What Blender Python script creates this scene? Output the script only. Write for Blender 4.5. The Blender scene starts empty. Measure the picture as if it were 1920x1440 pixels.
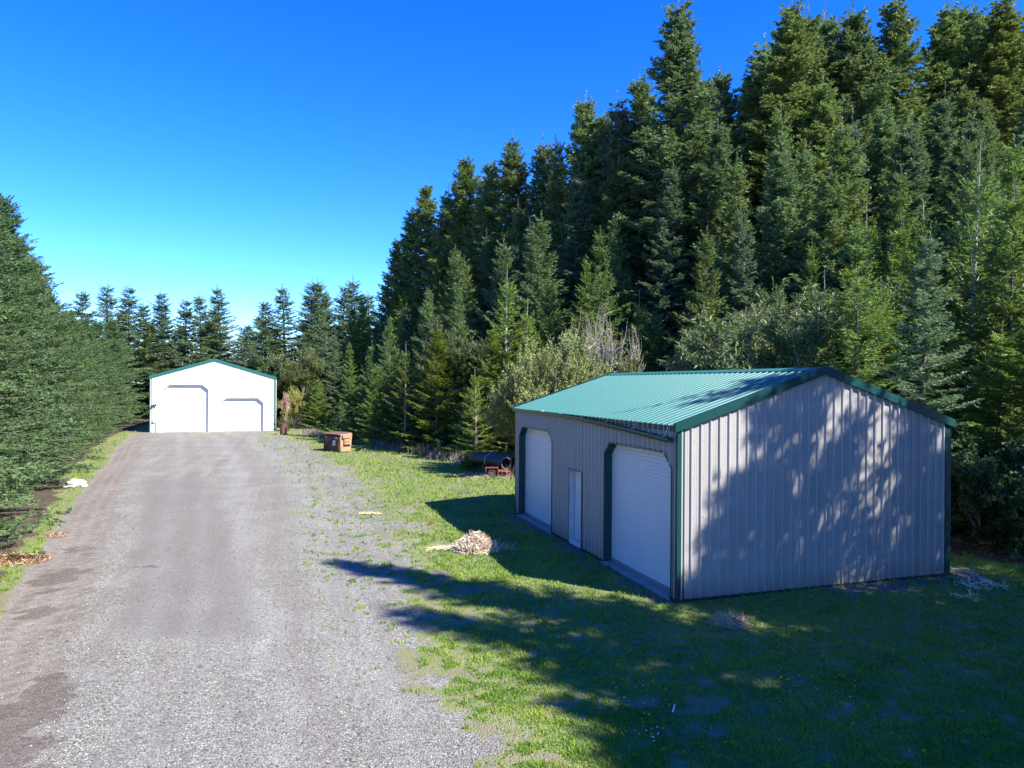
import bpy, math, random
import numpy as np
from mathutils import Vector, Matrix
R = math.radians
scene = bpy.context.scene
COL = scene.collection
rng = np.random.default_rng(7)
random.seed(7)

# ------------------------------------------------------------------ camera model helpers
F = 1331.0; CAMH = 4.5
def hz(px): return 717 + .0062 * (px - 524)
def ground_at(px, py):
    """ground point seen at a photograph pixel"""
    y = CAMH * F / (py - hz(px)); return ((px - 960) / F * y, y)
def at(px, y): return (px - 960) / F * y
def z_at(px, py, y): return CAMH + (hz(px) - py) / F * y

# ------------------------------------------------------------------ object helpers
def tag(o, label=None, cat=None, group=None, kind=None):
    if label: o['label'] = label
    if cat: o['category'] = cat
    if group: o['group'] = group
    if kind: o['kind'] = kind
    return o
def empty(name, loc=(0, 0, 0), rz=0.0):
    o = bpy.data.objects.new(name, None); COL.objects.link(o)
    o.location = loc; o.rotation_euler = (0, 0, rz); o.empty_display_size = .2
    return o
class MB:
    def __init__(s): s.v = []; s.f = []; s.m = []
    def face(s, pts, m=0):
        i = len(s.v); s.v.extend([tuple(p) for p in pts]); s.f.append(tuple(range(i, i + len(pts)))); s.m.append(m)
    def mesh(s, verts, faces, m=0):
        i = len(s.v); s.v.extend([tuple(p) for p in verts])
        for f in faces: s.f.append(tuple(i + k for k in f)); s.m.append(m)
    def box(s, x0, x1, y0, y1, z0, z1, m=0):
        v = [(x, y, z) for x in (x0, x1) for y in (y0, y1) for z in (z0, z1)]
        s.mesh(v, [(0, 1, 3, 2), (4, 6, 7, 5), (0, 4, 5, 1), (2, 3, 7, 6), (0, 2, 6, 4), (1, 5, 7, 3)], m)
    def prism(s, poly, axis, a, b, m=0):
        """poly: 2D points; axis 'x','y','z' extruded from a to b"""
        def P(p, t):
            return {'x': (t, p[0], p[1]), 'y': (p[0], t, p[1]), 'z': (p[0], p[1], t)}[axis]
        n = len(poly); v = [P(p, a) for p in poly] + [P(p, b) for p in poly]
        fs = [tuple(range(n)), tuple(range(2 * n - 1, n - 1, -1))] + [(k, (k + 1) % n, n + (k + 1) % n, n + k) for k in range(n)]
        s.mesh(v, fs, m)
    def tube(s, pts, rad, n=8, m=0, cap=True):
        pts = [Vector(p) for p in pts]
        rads = rad if isinstance(rad, (list, tuple)) else [rad] * len(pts)
        rings = []
        for k, p in enumerate(pts):
            d = (pts[min(k + 1, len(pts) - 1)] - pts[max(k - 1, 0)]).normalized()
            a = d.orthogonal().normalized() if k == 0 else (ra - d * ra.dot(d)).normalized()
            ra = a; b = d.cross(a)
            rings.append([p + (a * math.cos(2 * math.pi * j / n) + b * math.sin(2 * math.pi * j / n)) * rads[k] for j in range(n)])
        v = [q for r_ in rings for q in r_]; fs = []
        for k in range(len(pts) - 1):
            for j in range(n):
                fs.append((k * n + j, k * n + (j + 1) % n, (k + 1) * n + (j + 1) % n, (k + 1) * n + j))
        if cap: fs.append(tuple(range(n - 1, -1, -1))); fs.append(tuple((len(pts) - 1) * n + j for j in range(n)))
        s.mesh(v, fs, m)
    def build(s, name, mats, parent=None, smooth=False, recalc=True):
        me = bpy.data.meshes.new(name); me.from_pydata(s.v, [], s.f); 
        for m in (mats if isinstance(mats, (list, tuple)) else [mats]): me.materials.append(m)
        if any(s.m): me.polygons.foreach_set('material_index', s.m)
        if smooth: me.polygons.foreach_set('use_smooth', [True] * len(me.polygons))
        me.validate(); me.update()
        if recalc:
            import bmesh
            bm = bmesh.new(); bm.from_mesh(me); bmesh.ops.recalc_face_normals(bm, faces=bm.faces); bm.to_mesh(me); bm.free()
        o = bpy.data.objects.new(name, me); COL.objects.link(o)
        if parent: o.parent = parent
        return o
def np_mesh(name, verts, faces, mats, midx=None, smooth=False):
    """verts (n,3), faces (m,k) all the same k"""
    me = bpy.data.meshes.new(name)
    n, (m, k) = len(verts), faces.shape
    me.vertices.add(n); me.vertices.foreach_set('co', np.ascontiguousarray(verts, dtype=np.float32).ravel())
    me.loops.add(m * k); me.loops.foreach_set('vertex_index', np.ascontiguousarray(faces, dtype=np.int32).ravel())
    me.polygons.add(m); me.polygons.foreach_set('loop_start', np.arange(0, m * k, k, dtype=np.int32))
    for q in mats: me.materials.append(q)
    if midx is not None: me.polygons.foreach_set('material_index', np.asarray(midx, dtype=np.int32))
    me.polygons.foreach_set('use_smooth', np.full(m, smooth))
    me.update(calc_edges=True)
    return me

# ------------------------------------------------------------------ noise on arrays
_lat = np.random.default_rng(3).random((256, 256))
def vnoise(x, y):
    xi = np.floor(x).astype(int); yi = np.floor(y).astype(int); fx = x - xi; fy = y - yi
    fx = fx * fx * (3 - 2 * fx); fy = fy * fy * (3 - 2 * fy)
    g = lambda i, j: _lat[i & 255, j & 255]
    return (g(xi, yi) * (1 - fx) + g(xi + 1, yi) * fx) * (1 - fy) + (g(xi, yi + 1) * (1 - fx) + g(xi + 1, yi + 1) * fx) * fy
def fbm(x, y, o=4):
    s = 0; a = .5; t = 0
    for k in range(o): s = s + a * vnoise(x * 2 ** k + 17.3 * k, y * 2 ** k + 9.1 * k); t += a; a *= .5
    return s / t
def sst(a, b, x):
    t = np.clip((x - a) / (b - a), 0, 1); return t * t * (3 - 2 * t)

# ------------------------------------------------------------------ materials
def new_mat(name):
    m = bpy.data.materials.new(name); m.use_nodes = True
    nt = m.node_tree; b = nt.nodes['Principled BSDF']; return m, nt, b
def nd(nt, t, **kw):
    n = nt.nodes.new(t)
    for k, v in kw.items():
        if k in n.inputs: n.inputs[k].default_value = v
        else: setattr(n, k, v)
    return n
def mixc(nt, fac, a, b, mode='MIX'):
    n = nt.nodes.new('ShaderNodeMix'); n.data_type = 'RGBA'; n.blend_type = mode
    for sock, val in ((n.inputs[0], fac), (n.inputs[6], a), (n.inputs[7], b)):
        if isinstance(val, bpy.types.NodeSocket): nt.links.new(val, sock)
        elif isinstance(val, (int, float)): sock.default_value = val
        else: sock.default_value = (*val, 1) if len(val) == 3 else val
    return n.outputs[2]
def math_(nt, op, a, b=0.0, c=0.0, clamp=False):
    n = nt.nodes.new('ShaderNodeMath'); n.operation = op; n.use_clamp = clamp
    for i, v in enumerate((a, b, c)):
        if isinstance(v, bpy.types.NodeSocket): nt.links.new(v, n.inputs[i])
        else: n.inputs[i].default_value = v
    return n.outputs[0]
def noise(nt, scale, detail=4, coord='Object', stretch=None, rough=.55):
    tc = nt.nodes.new('ShaderNodeTexCoord'); src = tc.outputs[coord]
    if stretch:
        mp = nt.nodes.new('ShaderNodeMapping'); mp.inputs['Scale'].default_value = stretch[:3]
        if len(stretch) > 3: mp.inputs['Rotation'].default_value = (0, 0, stretch[3])
        nt.links.new(src, mp.inputs[0]); src = mp.outputs[0]
    n = nt.nodes.new('ShaderNodeTexNoise'); n.inputs['Scale'].default_value = scale; n.inputs['Detail'].default_value = detail
    n.inputs['Roughness'].default_value = rough
    nt.links.new(src, n.inputs['Vector']); return n.outputs['Fac']
def ramp(nt, fac, stops):
    n = nt.nodes.new('ShaderNodeValToRGB'); e = n.color_ramp.elements
    while len(e) < len(stops): e.new(.5)
    for k, (p, c) in enumerate(stops):
        e[k].position = p; e[k].color = (*c, 1) if len(c) == 3 else c
    nt.links.new(fac, n.inputs[0]); return n.outputs[0]
def rng01(nt, v, a, b):
    n = nt.nodes.new('ShaderNodeMapRange'); n.inputs[1].default_value = a; n.inputs[2].default_value = b
    nt.links.new(v, n.inputs[0]); return n.outputs[0]
def bump(nt, b, h, strength=.3, dist=.01):
    n = nt.nodes.new('ShaderNodeBump'); n.inputs['Strength'].default_value = strength; n.inputs['Distance'].default_value = dist
    nt.links.new(h, n.inputs['Height']); nt.links.new(n.outputs[0], b.inputs['Normal'])
def painted(name, col, rough=.45, dirt=.25, dirtcol=(.18, .15, .12), spec=.4, dscale=1.3, stretch=(1, 1, .35), metal=0.0):
    m, nt, b = new_mat(name)
    n1 = noise(nt, dscale, 6, stretch=stretch); n2 = noise(nt, 14, 4)
    f = math_(nt, 'MULTIPLY', rng01(nt, n1, .45, .85), dirt)
    c = mixc(nt, f, col, dirtcol)
    c = mixc(nt, math_(nt, 'MULTIPLY', rng01(nt, n2, .35, .8), .1), c, tuple(min(1, v * 1.4) for v in col))
    nt.links.new(c, b.inputs['Base Color'])
    b.inputs['Roughness'].default_value = rough; b.inputs['Specular IOR Level'].default_value = spec; b.inputs['Metallic'].default_value = metal
    r = math_(nt, 'MULTIPLY_ADD', n2, .2, rough - .1); nt.links.new(r, b.inputs['Roughness'])
    bump(nt, b, noise(nt, 3.0, 3), .12, .02)
    return m
M = {}
M['tan'] = painted('tan_siding', (.37, .352, .33), .42, .3, (.23, .2, .17))
_m = M['tan']; _nt = _m.node_tree; _b = _nt.nodes['Principled BSDF']; _src = _b.inputs['Base Color'].links[0].from_socket
_tc = _nt.nodes.new('ShaderNodeTexCoord'); _sp = _nt.nodes.new('ShaderNodeSeparateXYZ'); _nt.links.new(_tc.outputs['Object'], _sp.inputs[0])
_z = math_(_nt, 'MULTIPLY_ADD', noise(_nt, 5, 5), -.55, _sp.outputs[2]); _f = math_(_nt, 'SUBTRACT', 1.0, rng01(_nt, _z, -.25, .22), clamp=True)
_st = rng01(_nt, noise(_nt, 2.2, 4, stretch=(1.6, 1.6, .09)), .56, .78)
_c = mixc(_nt, math_(_nt, 'MULTIPLY', _f, .55), _src, (.17, .13, .10)); _c = mixc(_nt, math_(_nt, 'MULTIPLY', _st, .30), _c, (.20, .17, .14)); _nt.links.new(_c, _b.inputs['Base Color'])
M['teal_roof'] = painted('teal_roofing', (.034, .165, .148), .42, .22, (.05, .13, .12), .4, 2)
M['teal'] = painted('teal_trim', (.006, .050, .048), .38, .2, (.02, .08, .08))
M['teal_garage'] = painted('green_garage_trim', (.02, .12, .10), .4, .15, (.05, .12, .1))
M['white'] = painted('white_siding', (.80, .80, .80), .4, .08, (.5, .5, .48))
M['white_door'] = painted('white_roller_slats', (.70, .72, .75), .38, .15, (.45, .45, .45))
M['old_white'] = painted('weathered_white_frame', (.6, .61, .62), .6, .9, (.12, .11, .1), dscale=3.5)
M['grey_metal'] = painted('galvanised_metal', (.42, .43, .44), .4, .3, (.2, .18, .16), metal=.6)
M['dark'] = painted('dark_metal', (.03, .03, .032), .5, .3, (.08, .06, .05))
M['concrete'] = painted('concrete', (.33, .32, .31), .85, .6, (.14, .13, .12), .2, 2.5, (1, 1, 1))
M['weathered_wood'] = painted('weathered_wood', (.30, .23, .17), .8, .5, (.12, .09, .07), .2, 3, (1, 6, 1))
M['inside'] = painted('inner_darkness', (.03, .035, .04), .8, .2)
M['screw'] = painted('screw_heads', (.16, .14, .12), .5, .2)
M['redpaint'] = painted('faded_red_paint', (.22, .05, .035), .6, .7, (.12, .07, .05), .4, 4, (1, 1, 1))
M['rubber'] = painted('tyre_rubber', (.035, .035, .037), .8, .4, (.12, .1, .08), .2, 5, (1, 1, 1))
M['pipe'] = painted('black_plastic_pipe', (.025, .026, .032), .36, .5, (.10, .09, .085), .5, 3, (1, 1, 1))
M['pipe_rim'] = painted('worn_pipe_rim', (.12, .12, .13), .5, .4, (.08, .08, .08))
M['strap'] = painted('pale_webbing', (.7, .68, .6), .8, .3, (.3, .28, .25))
M['straw'] = painted('dry_straw', (.62, .50, .34), .8, .6, (.42, .22, .09), .2, 9, (1, 1, 1))
M['straw_white'] = painted('bleached_straw', (.78, .70, .58), .8, .3, (.5, .38, .25), .2, 9, (1, 1, 1))
M['straw_orange'] = painted('rusty_dead_leaves', (.36, .15, .05), .8, .5, (.3, .2, .08), .2, 9, (1, 1, 1))
M['straw_grey'] = painted('old_grey_straw', (.34, .29, .22), .85, .5, (.16, .13, .1), .2, 9, (1, 1, 1))
M['rock'] = painted('pale_rock', (.68, .62, .52), .85, .4, (.35, .3, .24), .2, 5, (1, 1, 1))
M['block'] = painted('tan_block', (.55, .45, .34), .85, .4, (.3, .25, .18), .2, 5, (1, 1, 1))
M['red_leaf'] = painted('red_plastic', (.62, .03, .05), .5, .2)
M['bluegrey'] = painted('blue_grey_tarp', (.12, .15, .22), .6, .3)
M['signwhite'] = painted('sign_white', (.8, .8, .8), .5, .15, (.4, .35, .3))
M['ink'] = painted('sign_ink', (.05, .05, .10), .6, .1)
M['yellow'] = painted('yellow_petals', (.75, .55, .02), .7, .1)
M['clover'] = painted('clover_heads', (.7, .66, .6), .8, .2)
M['sand'] = painted('pale_sand', (.62, .52, .32), .95, .3, (.4, .35, .25), .1, 6, (1, 1, 1))

def rusty(name, base, other, amt=.5):
    m, nt, b = new_mat(name)
    n1 = noise(nt, 2.2, 8, stretch=(1.6, 1.6, .6), rough=.65); n2 = noise(nt, 11, 5, stretch=(1, 1, .4))
    c = ramp(nt, n1, [(.3, base), (.45, tuple(v * .55 for v in base)), (.55, other), (.7, (.32, .12, .045)), (.85, base)])
    c = mixc(nt, math_(nt, 'MULTIPLY', rng01(nt, n2, .4, .8), amt), c, (.12, .05, .025))
    nt.links.new(c, b.inputs['Base Color']); b.inputs['Roughness'].default_value = .75
    bump(nt, b, n2, .25, .01); return m
M['rust'] = rusty('rusty_brown_steel', (.27, .14, .075), (.12, .10, .085), .65)
M['rust_sunlit'] = rusty('sunlit_rusty_steel', (.52, .38, .25), (.42, .24, .13), .3)  # paler copy of the dumpster rust, sunlight put into the colour
M['rust_red'] = rusty('rusty_red_drum', (.24, .055, .04), (.10, .065, .06), .4)

def foliage(name, dark, mid, lite, tip=None, tipamt=0.0, trans=.28, rough=.55):
    m, nt, b = new_mat(name)
    geo = nt.nodes.new('ShaderNodeNewGeometry'); oi = nt.nodes.new('ShaderNodeObjectInfo')
    isl = geo.outputs['Random Per Island']
    n1 = noise(nt, .55, 3)
    f = math_(nt, 'ADD', math_(nt, 'MULTIPLY', isl, .55), math_(nt, 'MULTIPLY', rng01(nt, n1, .3, .7), .45))
    c = ramp(nt, f, [(.0, dark), (.5, mid), (1.0, lite)])
    if tip:
        n2 = noise(nt, .9, 3)
        k = math_(nt, 'MULTIPLY', rng01(nt, n2, .48, .68), tipamt)
        c = mixc(nt, k, c, tip)
    hs = nt.nodes.new('ShaderNodeHueSaturation')
    rnd = oi.outputs['Random']
    nt.links.new(math_(nt, 'MULTIPLY_ADD', rnd, .05, .475), hs.inputs['Hue'])
    nt.links.new(math_(nt, 'MULTIPLY_ADD', rnd, -.3, 1.08), hs.inputs['Saturation'])
    nt.links.new(math_(nt, 'MULTIPLY_ADD', math_(nt, 'FRACT', math_(nt, 'MULTIPLY', rnd, 7.31)), .5, .78), hs.inputs['Value'])
    nt.links.new(c, hs.inputs['Color']); c = hs.outputs[0]
    nt.links.new(c, b.inputs['Base Color']); b.inputs['Roughness'].default_value = rough; b.inputs['Specular IOR Level'].default_value = .35
    tr = nt.nodes.new('ShaderNodeBsdfTranslucent'); nt.links.new(mixc(nt, .5, c, (.12, .17, .02)), tr.inputs[0])
    mx = nt.nodes.new('ShaderNodeMixShader'); mx.inputs[0].default_value = trans
    nt.links.new(b.outputs[0], mx.inputs[1]); nt.links.new(tr.outputs[0], mx.inputs[2])
    nt.links.new(mx.outputs[0], nt.nodes['Material Output'].inputs[0]); return m
M['fir_dark'] = foliage('fir_needles', (.06, .11, .04), (.155, .24, .075), (.25, .36, .11), (.26, .21, .08), .35, trans=.42)
M['fir_blue'] = foliage('spruce_needles', (.06, .115, .06), (.15, .235, .12), (.27, .36, .19), trans=.4)
M['fir_young'] = foliage('young_fir_needles', (.08, .145, .026), (.17, .28, .042), (.30, .42, .07), trans=.45)
M['hemlock'] = foliage('hedge_sprays', (.042, .095, .034), (.105, .195, .060), (.21, .31, .11), (.19, .25, .08), .4, trans=.4)
M['broom'] = foliage('broom_twigs', (.06, .09, .022), (.13, .17, .04), (.22, .25, .07), (.22, .19, .10), .35)
M['willow'] = foliage('yellowing_leaves', (.16, .20, .035), (.32, .36, .06), (.52, .52, .13), (.36, .30, .14), .4, trans=.35)
M['salal'] = foliage('broad_leaves', (.02, .05, .02), (.04, .09, .03), (.07, .13, .05))
M['pink'] = foliage('pink_plumes', (.50, .30, .27), (.70, .48, .44), (.82, .70, .64))
M['reed'] = foliage('reed_leaves', (.10, .13, .04), (.17, .19, .07), (.30, .27, .13))
M['fern_dead'] = foliage('dead_fern', (.22, .09, .03), (.34, .15, .05), (.45, .30, .14))
def bark(name, a, b_):
    m, nt, b = new_mat(name)
    c = ramp(nt, noise(nt, 6, 5, stretch=(1, 1, .3)), [(.3, a), (.7, b_)])
    nt.links.new(c, b.inputs['Base Color']); b.inputs['Roughness'].default_value = .9
    bump(nt, b, noise(nt, 14, 4, stretch=(1, 1, .3)), .5, .03); return m
M['bark'] = bark('conifer_bark', (.07, .05, .04), (.20, .16, .13))
M['bark_grey'] = bark('pale_grey_bark', (.25, .22, .19), (.46, .42, .38))

# ground material driven by zone attributes
def ground_mat():
    m, nt, b = new_mat('ground_surface')
    def attr(n):
        a = nt.nodes.new('ShaderNodeAttribute'); a.attribute_name = n; return a.outputs['Fac']
    geo = nt.nodes.new('ShaderNodeNewGeometry'); pos = geo.outputs['Position']
    def nz(scale, detail=4, st=None, rot=0, rough=.6):
        n = nt.nodes.new('ShaderNodeTexNoise'); n.inputs['Scale'].default_value = scale; n.inputs['Detail'].default_value = detail; n.inputs['Roughness'].default_value = rough
        src = pos
        if st:
            mp = nt.nodes.new('ShaderNodeMapping'); mp.inputs['Rotation'].default_value = (0, 0, rot); mp.inputs['Scale'].default_value = st
            m0 = nt.nodes.new('ShaderNodeMapping'); m0.inputs['Rotation'].default_value = (0, 0, rot); m0.inputs['Scale'].default_value = (1, 1, 1)
            nt.links.new(pos, m0.inputs[0]); mp.inputs['Rotation'].default_value = (0, 0, 0); nt.links.new(m0.outputs[0], mp.inputs[0]); src = mp.outputs[0]
        nt.links.new(src, n.inputs['Vector']); return n.outputs['Fac']
    def vor(scale, feature='F1'):
        n = nt.nodes.new('ShaderNodeTexVoronoi'); n.inputs['Scale'].default_value = scale; n.feature = feature
        nt.links.new(pos, n.inputs['Vector']); return n
    def bw(c):
        n = nt.nodes.new('ShaderNodeSeparateColor'); nt.links.new(c, n.inputs[0]); return n.outputs[0]
    v1 = vor(38); v2 = vor(75); r1 = bw(v1.outputs['Color']); r2 = bw(v2.outputs['Color'])
    lf = nz(.5, 3); mf = nz(3.0, 5); streak = nz(1.0, 4, (2.2, .10, 1), R(-17)); hf = nz(30, 3)
    # gravel
    g = ramp(nt, r1, [(0, (.06, .058, .055)), (.4, (.20, .195, .19)), (.75, (.40, .39, .38)), (1, (.74, .73, .71))])
    g2 = ramp(nt, r2, [(0, (.08, .077, .074)), (.5, (.24, .235, .23)), (1, (.58, .57, .56))])
    g = mixc(nt, .45, g, g2); g = mixc(nt, 1.0, g, (.77, .76, .67), 'MULTIPLY')
    g = mixc(nt, math_(nt, 'MULTIPLY', rng01(nt, streak, .42, .66), .62), g, (.165, .15, .14))
    g = mixc(nt, math_(nt, 'MULTIPLY', rng01(nt, lf, .45, .75), .25), g, (.42, .41, .40))
    fine = attr('fine'); g = mixc(nt, math_(nt, 'MULTIPLY', fine, .6), g, (.165, .155, .145)); g = mixc(nt, math_(nt, 'MULTIPLY', attr('track'), .30), g, (.18, .16, .14)); g = mixc(nt, math_(nt, 'MULTIPLY', attr('lite'), .25), g, (.36, .35, .335))
    # dirt
    d = ramp(nt, mf, [(.3, (.11, .088, .065)), (.5, (.20, .17, .13)), (.7, (.31, .27, .215))])
    d = mixc(nt, math_(nt, 'MULTIPLY', rng01(nt, streak, .40, .6), .45), d, (.36, .31, .27))
    d = mixc(nt, math_(nt, 'MULTIPLY', rng01(nt, nz(7, 5), .45, .62), .7), d, (.15, .12, .10)); d = mixc(nt, math_(nt, 'MULTIPLY', rng01(nt, nz(1.6, 4), .48, .66), .55), d, g); d = mixc(nt, .25, d, g2); d = mixc(nt, math_(nt, 'MULTIPLY', attr('rut'), .7), d, (.12, .095, .075))
    # soil under the grass
    s = ramp(nt, nz(5, 5), [(.3, (.12, .17, .032)), (.5, (.19, .24, .05)), (.64, (.22, .20, .09)), (.8, (.25, .21, .12))])
    s = mixc(nt, math_(nt, 'MULTIPLY', r2, .3), s, (.26, .25, .14)); s = mixc(nt, math_(nt, 'MULTIPLY', rng01(nt, r1, .45, .75), .5), s, mixc(nt, hf, (.09, .08, .05), (.2, .19, .16)))
    s = mixc(nt, math_(nt, 'MULTIPLY', rng01(nt, nz(7, 4), .5, .62), .55), s, g)
    dry = attr('dry'); s = mixc(nt, dry, s, mixc(nt, hf, (.14, .12, .08), (.27, .235, .175)))
    # forest litter
    f = ramp(nt, mf, [(.3, (.05, .04, .03)), (.6, (.11, .085, .06)), (.8, (.19, .15, .11))])
    wob = math_(nt, 'MULTIPLY_ADD', math_(nt, 'SUBTRACT', nz(9, 4), .5), 1.3, 0)
    def edge(a): return math_(nt, 'MULTIPLY_ADD', math_(nt, 'ADD', math_(nt, 'SUBTRACT', a, .5), math_(nt, 'MULTIPLY', wob, .8)), 4.0, .5, clamp=True)
    c = mixc(nt, edge(attr('gravel')), s, g)
    c = mixc(nt, edge(attr('dirt')), c, d)
    c = mixc(nt, edge(attr('forest')), c, f)
    c = mixc(nt, math_(nt, 'MULTIPLY', edge(attr('wet')), .7), c, mixc(nt, r1, (.06, .046, .037), (.17, .145, .125)))
    c = mixc(nt, math_(nt, 'MULTIPLY', edge(attr('mulch')), .85), c, mixc(nt, r1, (.07, .06, .06), (.24, .21, .21)))
    nt.links.new(c, b.inputs['Base Color']); b.inputs['Roughness'].default_value = .95; b.inputs['Specular IOR Level'].default_value = .15
    hsum = math_(nt, 'ADD', math_(nt, 'MULTIPLY', v1.outputs['Distance'], -1.0), math_(nt, 'MULTIPLY', mf, .8))
    bump(nt, b, hsum, .7, .03)
    return m
M['ground'] = ground_mat()

def grass_mat():
    m, nt, b = new_mat('grass_blades')
    geo = nt.nodes.new('ShaderNodeNewGeometry'); isl = geo.outputs['Random Per Island']
    n = nt.nodes.new('ShaderNodeTexNoise'); n.inputs['Scale'].default_value = .8; n.inputs['Detail'].default_value = 5
    nt.links.new(geo.outputs['Position'], n.inputs['Vector'])
    f = math_(nt, 'ADD', math_(nt, 'MULTIPLY', isl, .5), math_(nt, 'MULTIPLY', rng01(nt, n.outputs['Fac'], .35, .7), .5))
    c = ramp(nt, f, [(0, (.095, .20, .025)), (.4, (.17, .31, .038)), (.75, (.29, .38, .05)), (1, (.44, .41, .13))])
    nt.links.new(c, b.inputs['Base Color']); b.inputs['Roughness'].default_value = .6; b.inputs['Specular IOR Level'].default_value = .3
    tr = nt.nodes.new('ShaderNodeBsdfTranslucent'); nt.links.new(c, tr.inputs[0])
    mx = nt.nodes.new('ShaderNodeMixShader'); mx.inputs[0].default_value = .35
    nt.links.new(b.outputs[0], mx.inputs[1]); nt.links.new(tr.outputs[0], mx.inputs[2])
    nt.links.new(mx.outputs[0], nt.nodes['Material Output'].inputs[0]); return m
M['grass'] = grass_mat()
def stone_mat():
    m, nt, b = new_mat('loose_stones')
    geo = nt.nodes.new('ShaderNodeNewGeometry')
    c = ramp(nt, geo.outputs['Random Per Island'], [(0, (.05, .048, .046)), (.5, (.15, .146, .14)), (.85, (.26, .255, .245)), (1, (.40, .39, .37))])
    nt.links.new(c, b.inputs['Base Color']); b.inputs['Roughness'].default_value = .85; return m
M['stones'] = stone_mat()

# ------------------------------------------------------------------ ground zones
TA = .3276
def A_(x, y): return x + TA * y
def aL(y): return np.interp(y, [0, 8, 12.4, 20, 25.5, 32, 40, 52, 62, 70], [-2.5, -3.9, -4.9, -6.3, -7.3, -8.3, -9.4, -11.4, -12.2, -12.2])
def aR(y): return np.interp(y, [0, 8, 12.7, 21, 33, 45, 56, 63, 70], [2.4, 2.3, 2.2, 1.9, 1.8, .6, -1.0, -3.5, -4])
def aF(y): return np.interp(y, [0, 5, 15, 18.5, 30, 34, 40, 46, 52, 58, 63, 70, 80], [23, 22, 20, 18.3, 13, 11.4, 10.2, 8.9, 6.5, 3.5, 2.0, 2, 2])
SHED_O = np.array([3.44, 14.66]); ANG = R(18.1); UX = np.array([math.cos(ANG), math.sin(ANG)]); UY = np.array([-math.sin(ANG), math.cos(ANG)])
def shed_local(x, y):
    dx = x - SHED_O[0]; dy = y - SHED_O[1]; return dx * UX[0] + dy * UX[1], dx * UY[0] + dy * UY[1]
def zones(x, y):
    a = A_(x, y); n1 = fbm(x * .35, y * .35) - .5; n2 = fbm(x * 1.1 + 40, y * 1.1) - .5; n3 = fbm(x * 2.6 + 9, y * 2.6 + 3) - .5; n4 = fbm(x * 5.5 + 2, y * 4.5 + 31, 3) - .5
    L = aL(y) + n2 * .5; Rr = aR(y) + n1 * 1.0 + n2 * .8
    gr = sst(-.5, .6, a - L - .9) * (1 - sst(-.6, 3.6 * sst(10, 22, y) + .8, a - Rr + n3 * 2.0 + n4 * (1.4 + 1.4 * sst(9, 18, y))))
    # patchy second fringe of gravel inside the grass
    doorgrass = np.exp(-((y - 61.2) / 1.3) ** 2) * sst(-9.5, -8.3, a) * (1 - sst(-4, -2.5, a)) * sst(-.05, .12, n3 + n4); gr = gr * (1 - doorgrass)
    fringe = sst(.08, .22, n2 + n3 * .6) * (1 - sst(1.5, 4.5, a - Rr)) * sst(10, 20, y) * .8
    gr = np.maximum(gr, fringe * sst(-.5, .5, a - L))
    dirt = sst(-.6, .1, a - L + n3 * .4) * (1 - sst(.7, 2.1, a - L + n3 * .9)) * (1 - .35 * sst(.1, .3, n4 + n3))
    gl = (1 - sst(-.5, .4, a - L))                      # left verge
    forest = sst(-.5, .6, a - aF(y) + n2 * 1.6 - .2)
    forest = np.maximum(forest, 1 - sst(-.4, .6, a - (L - 1.0 - .9 * sst(26, 40, y)) + n2 * 1.8))
    dry = .75 * sst(.0, .30, n1 * .6 + n3 * .7 + n4 * .4 + .06 * (1 - sst(0, 4, a - Rr)) + n2 * .4)
    wet = np.zeros_like(x)
    for px, py, rx, ry in ((112, 1085, .45, 1.0), (60, 1330, .5, .9), (20, 1400, .5, .6), (150, 1030, .35, .4), (80, 1150, .3, .4), (300, 1062, .3, .12)):
        cx, cy = ground_at(px, py); da = (a - (cx + TA * cy)) / rx; db = (y - cy) / ry
        wet = np.maximum(wet, 1 - sst(.5, 1.4, np.sqrt(da * da + db * db) + n3 * 2.4 + n4 * 2.6 + n2))
    sx, sy = shed_local(x, y)
    mulch = (1 - sst(.3, 1.2, -sy + n3 * .8)) * sst(2.2, 4.2, sx + n2 * 2) * (1 - sst(7.6, 9.2, sx + n3 * 2)) * (sy < .5)
    mulch = np.maximum(mulch, (1 - sst(.3, .75, -sx + n3 * 1.4)) * (sx < .5) * sst(-.3, .3, sy) * (1 - sst(10.5, 11, sy)))
    u = (a - L) / np.maximum(Rr - L, .5); ac = np.interp(y, [12.5, 33], [-1.5, -4.7])
    track = sum(k * np.exp(-((u - c + n1 * .03) / w) ** 2) for c, w, k in ((.30, .03, .5), (.44, .022, .8), (.56, .03, .45), (.74, .035, .9), (.82, .02, .5))) * (.45 + 1.1 * fbm(x * 1.3 + 3, y * .35)) * (gr > .1)
    lite = sum(k * np.exp(-((u - c + n1 * .03) / w) ** 2) for c, w, k in ((.37, .025, .6), (.50, .02, .6), (.66, .05, 1.0), (.90, .05, .7))) * (.4 + fbm(x * 1.1, y * .3 + 7)) * (gr > .1)
    strip = (1 - sst(.9, 1.3, np.abs(a - ac) / (1 + .01 * y) + n3 * .5)) * sst(12.3, 12.7, y + n3 * .8) * (1 - sst(32, 34.5, y + n3 * 2))
    fine = sst(2, 3, a - L + n3) * (1 - sst(-1.4, -.5, a - .2 * (y - 12) * 0 - Rr + n2)) * sst(12.3, 12.8, y + n3 * .8) * (1 - sst(33, 35, y + n3 * 2)) * (.55 + n1)
    return dict(gravel=gr, dirt=dirt, forest=forest, dry=dry, wet=wet, mulch=mulch, rut=np.clip(sum(np.exp(-((a - aL(y) - c + n2 * .12) / .085) ** 2) for c in (.15, .55, 1.0, 1.4, 1.75)) * (.15 + 1.5 * fbm(x * .9 + 4, y * .5)), 0, 1), fine=np.clip(fine * .25 + strip * .95, 0, 1), track=np.clip(track, 0, 1), lite=np.clip(lite, 0, 1))
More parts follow.
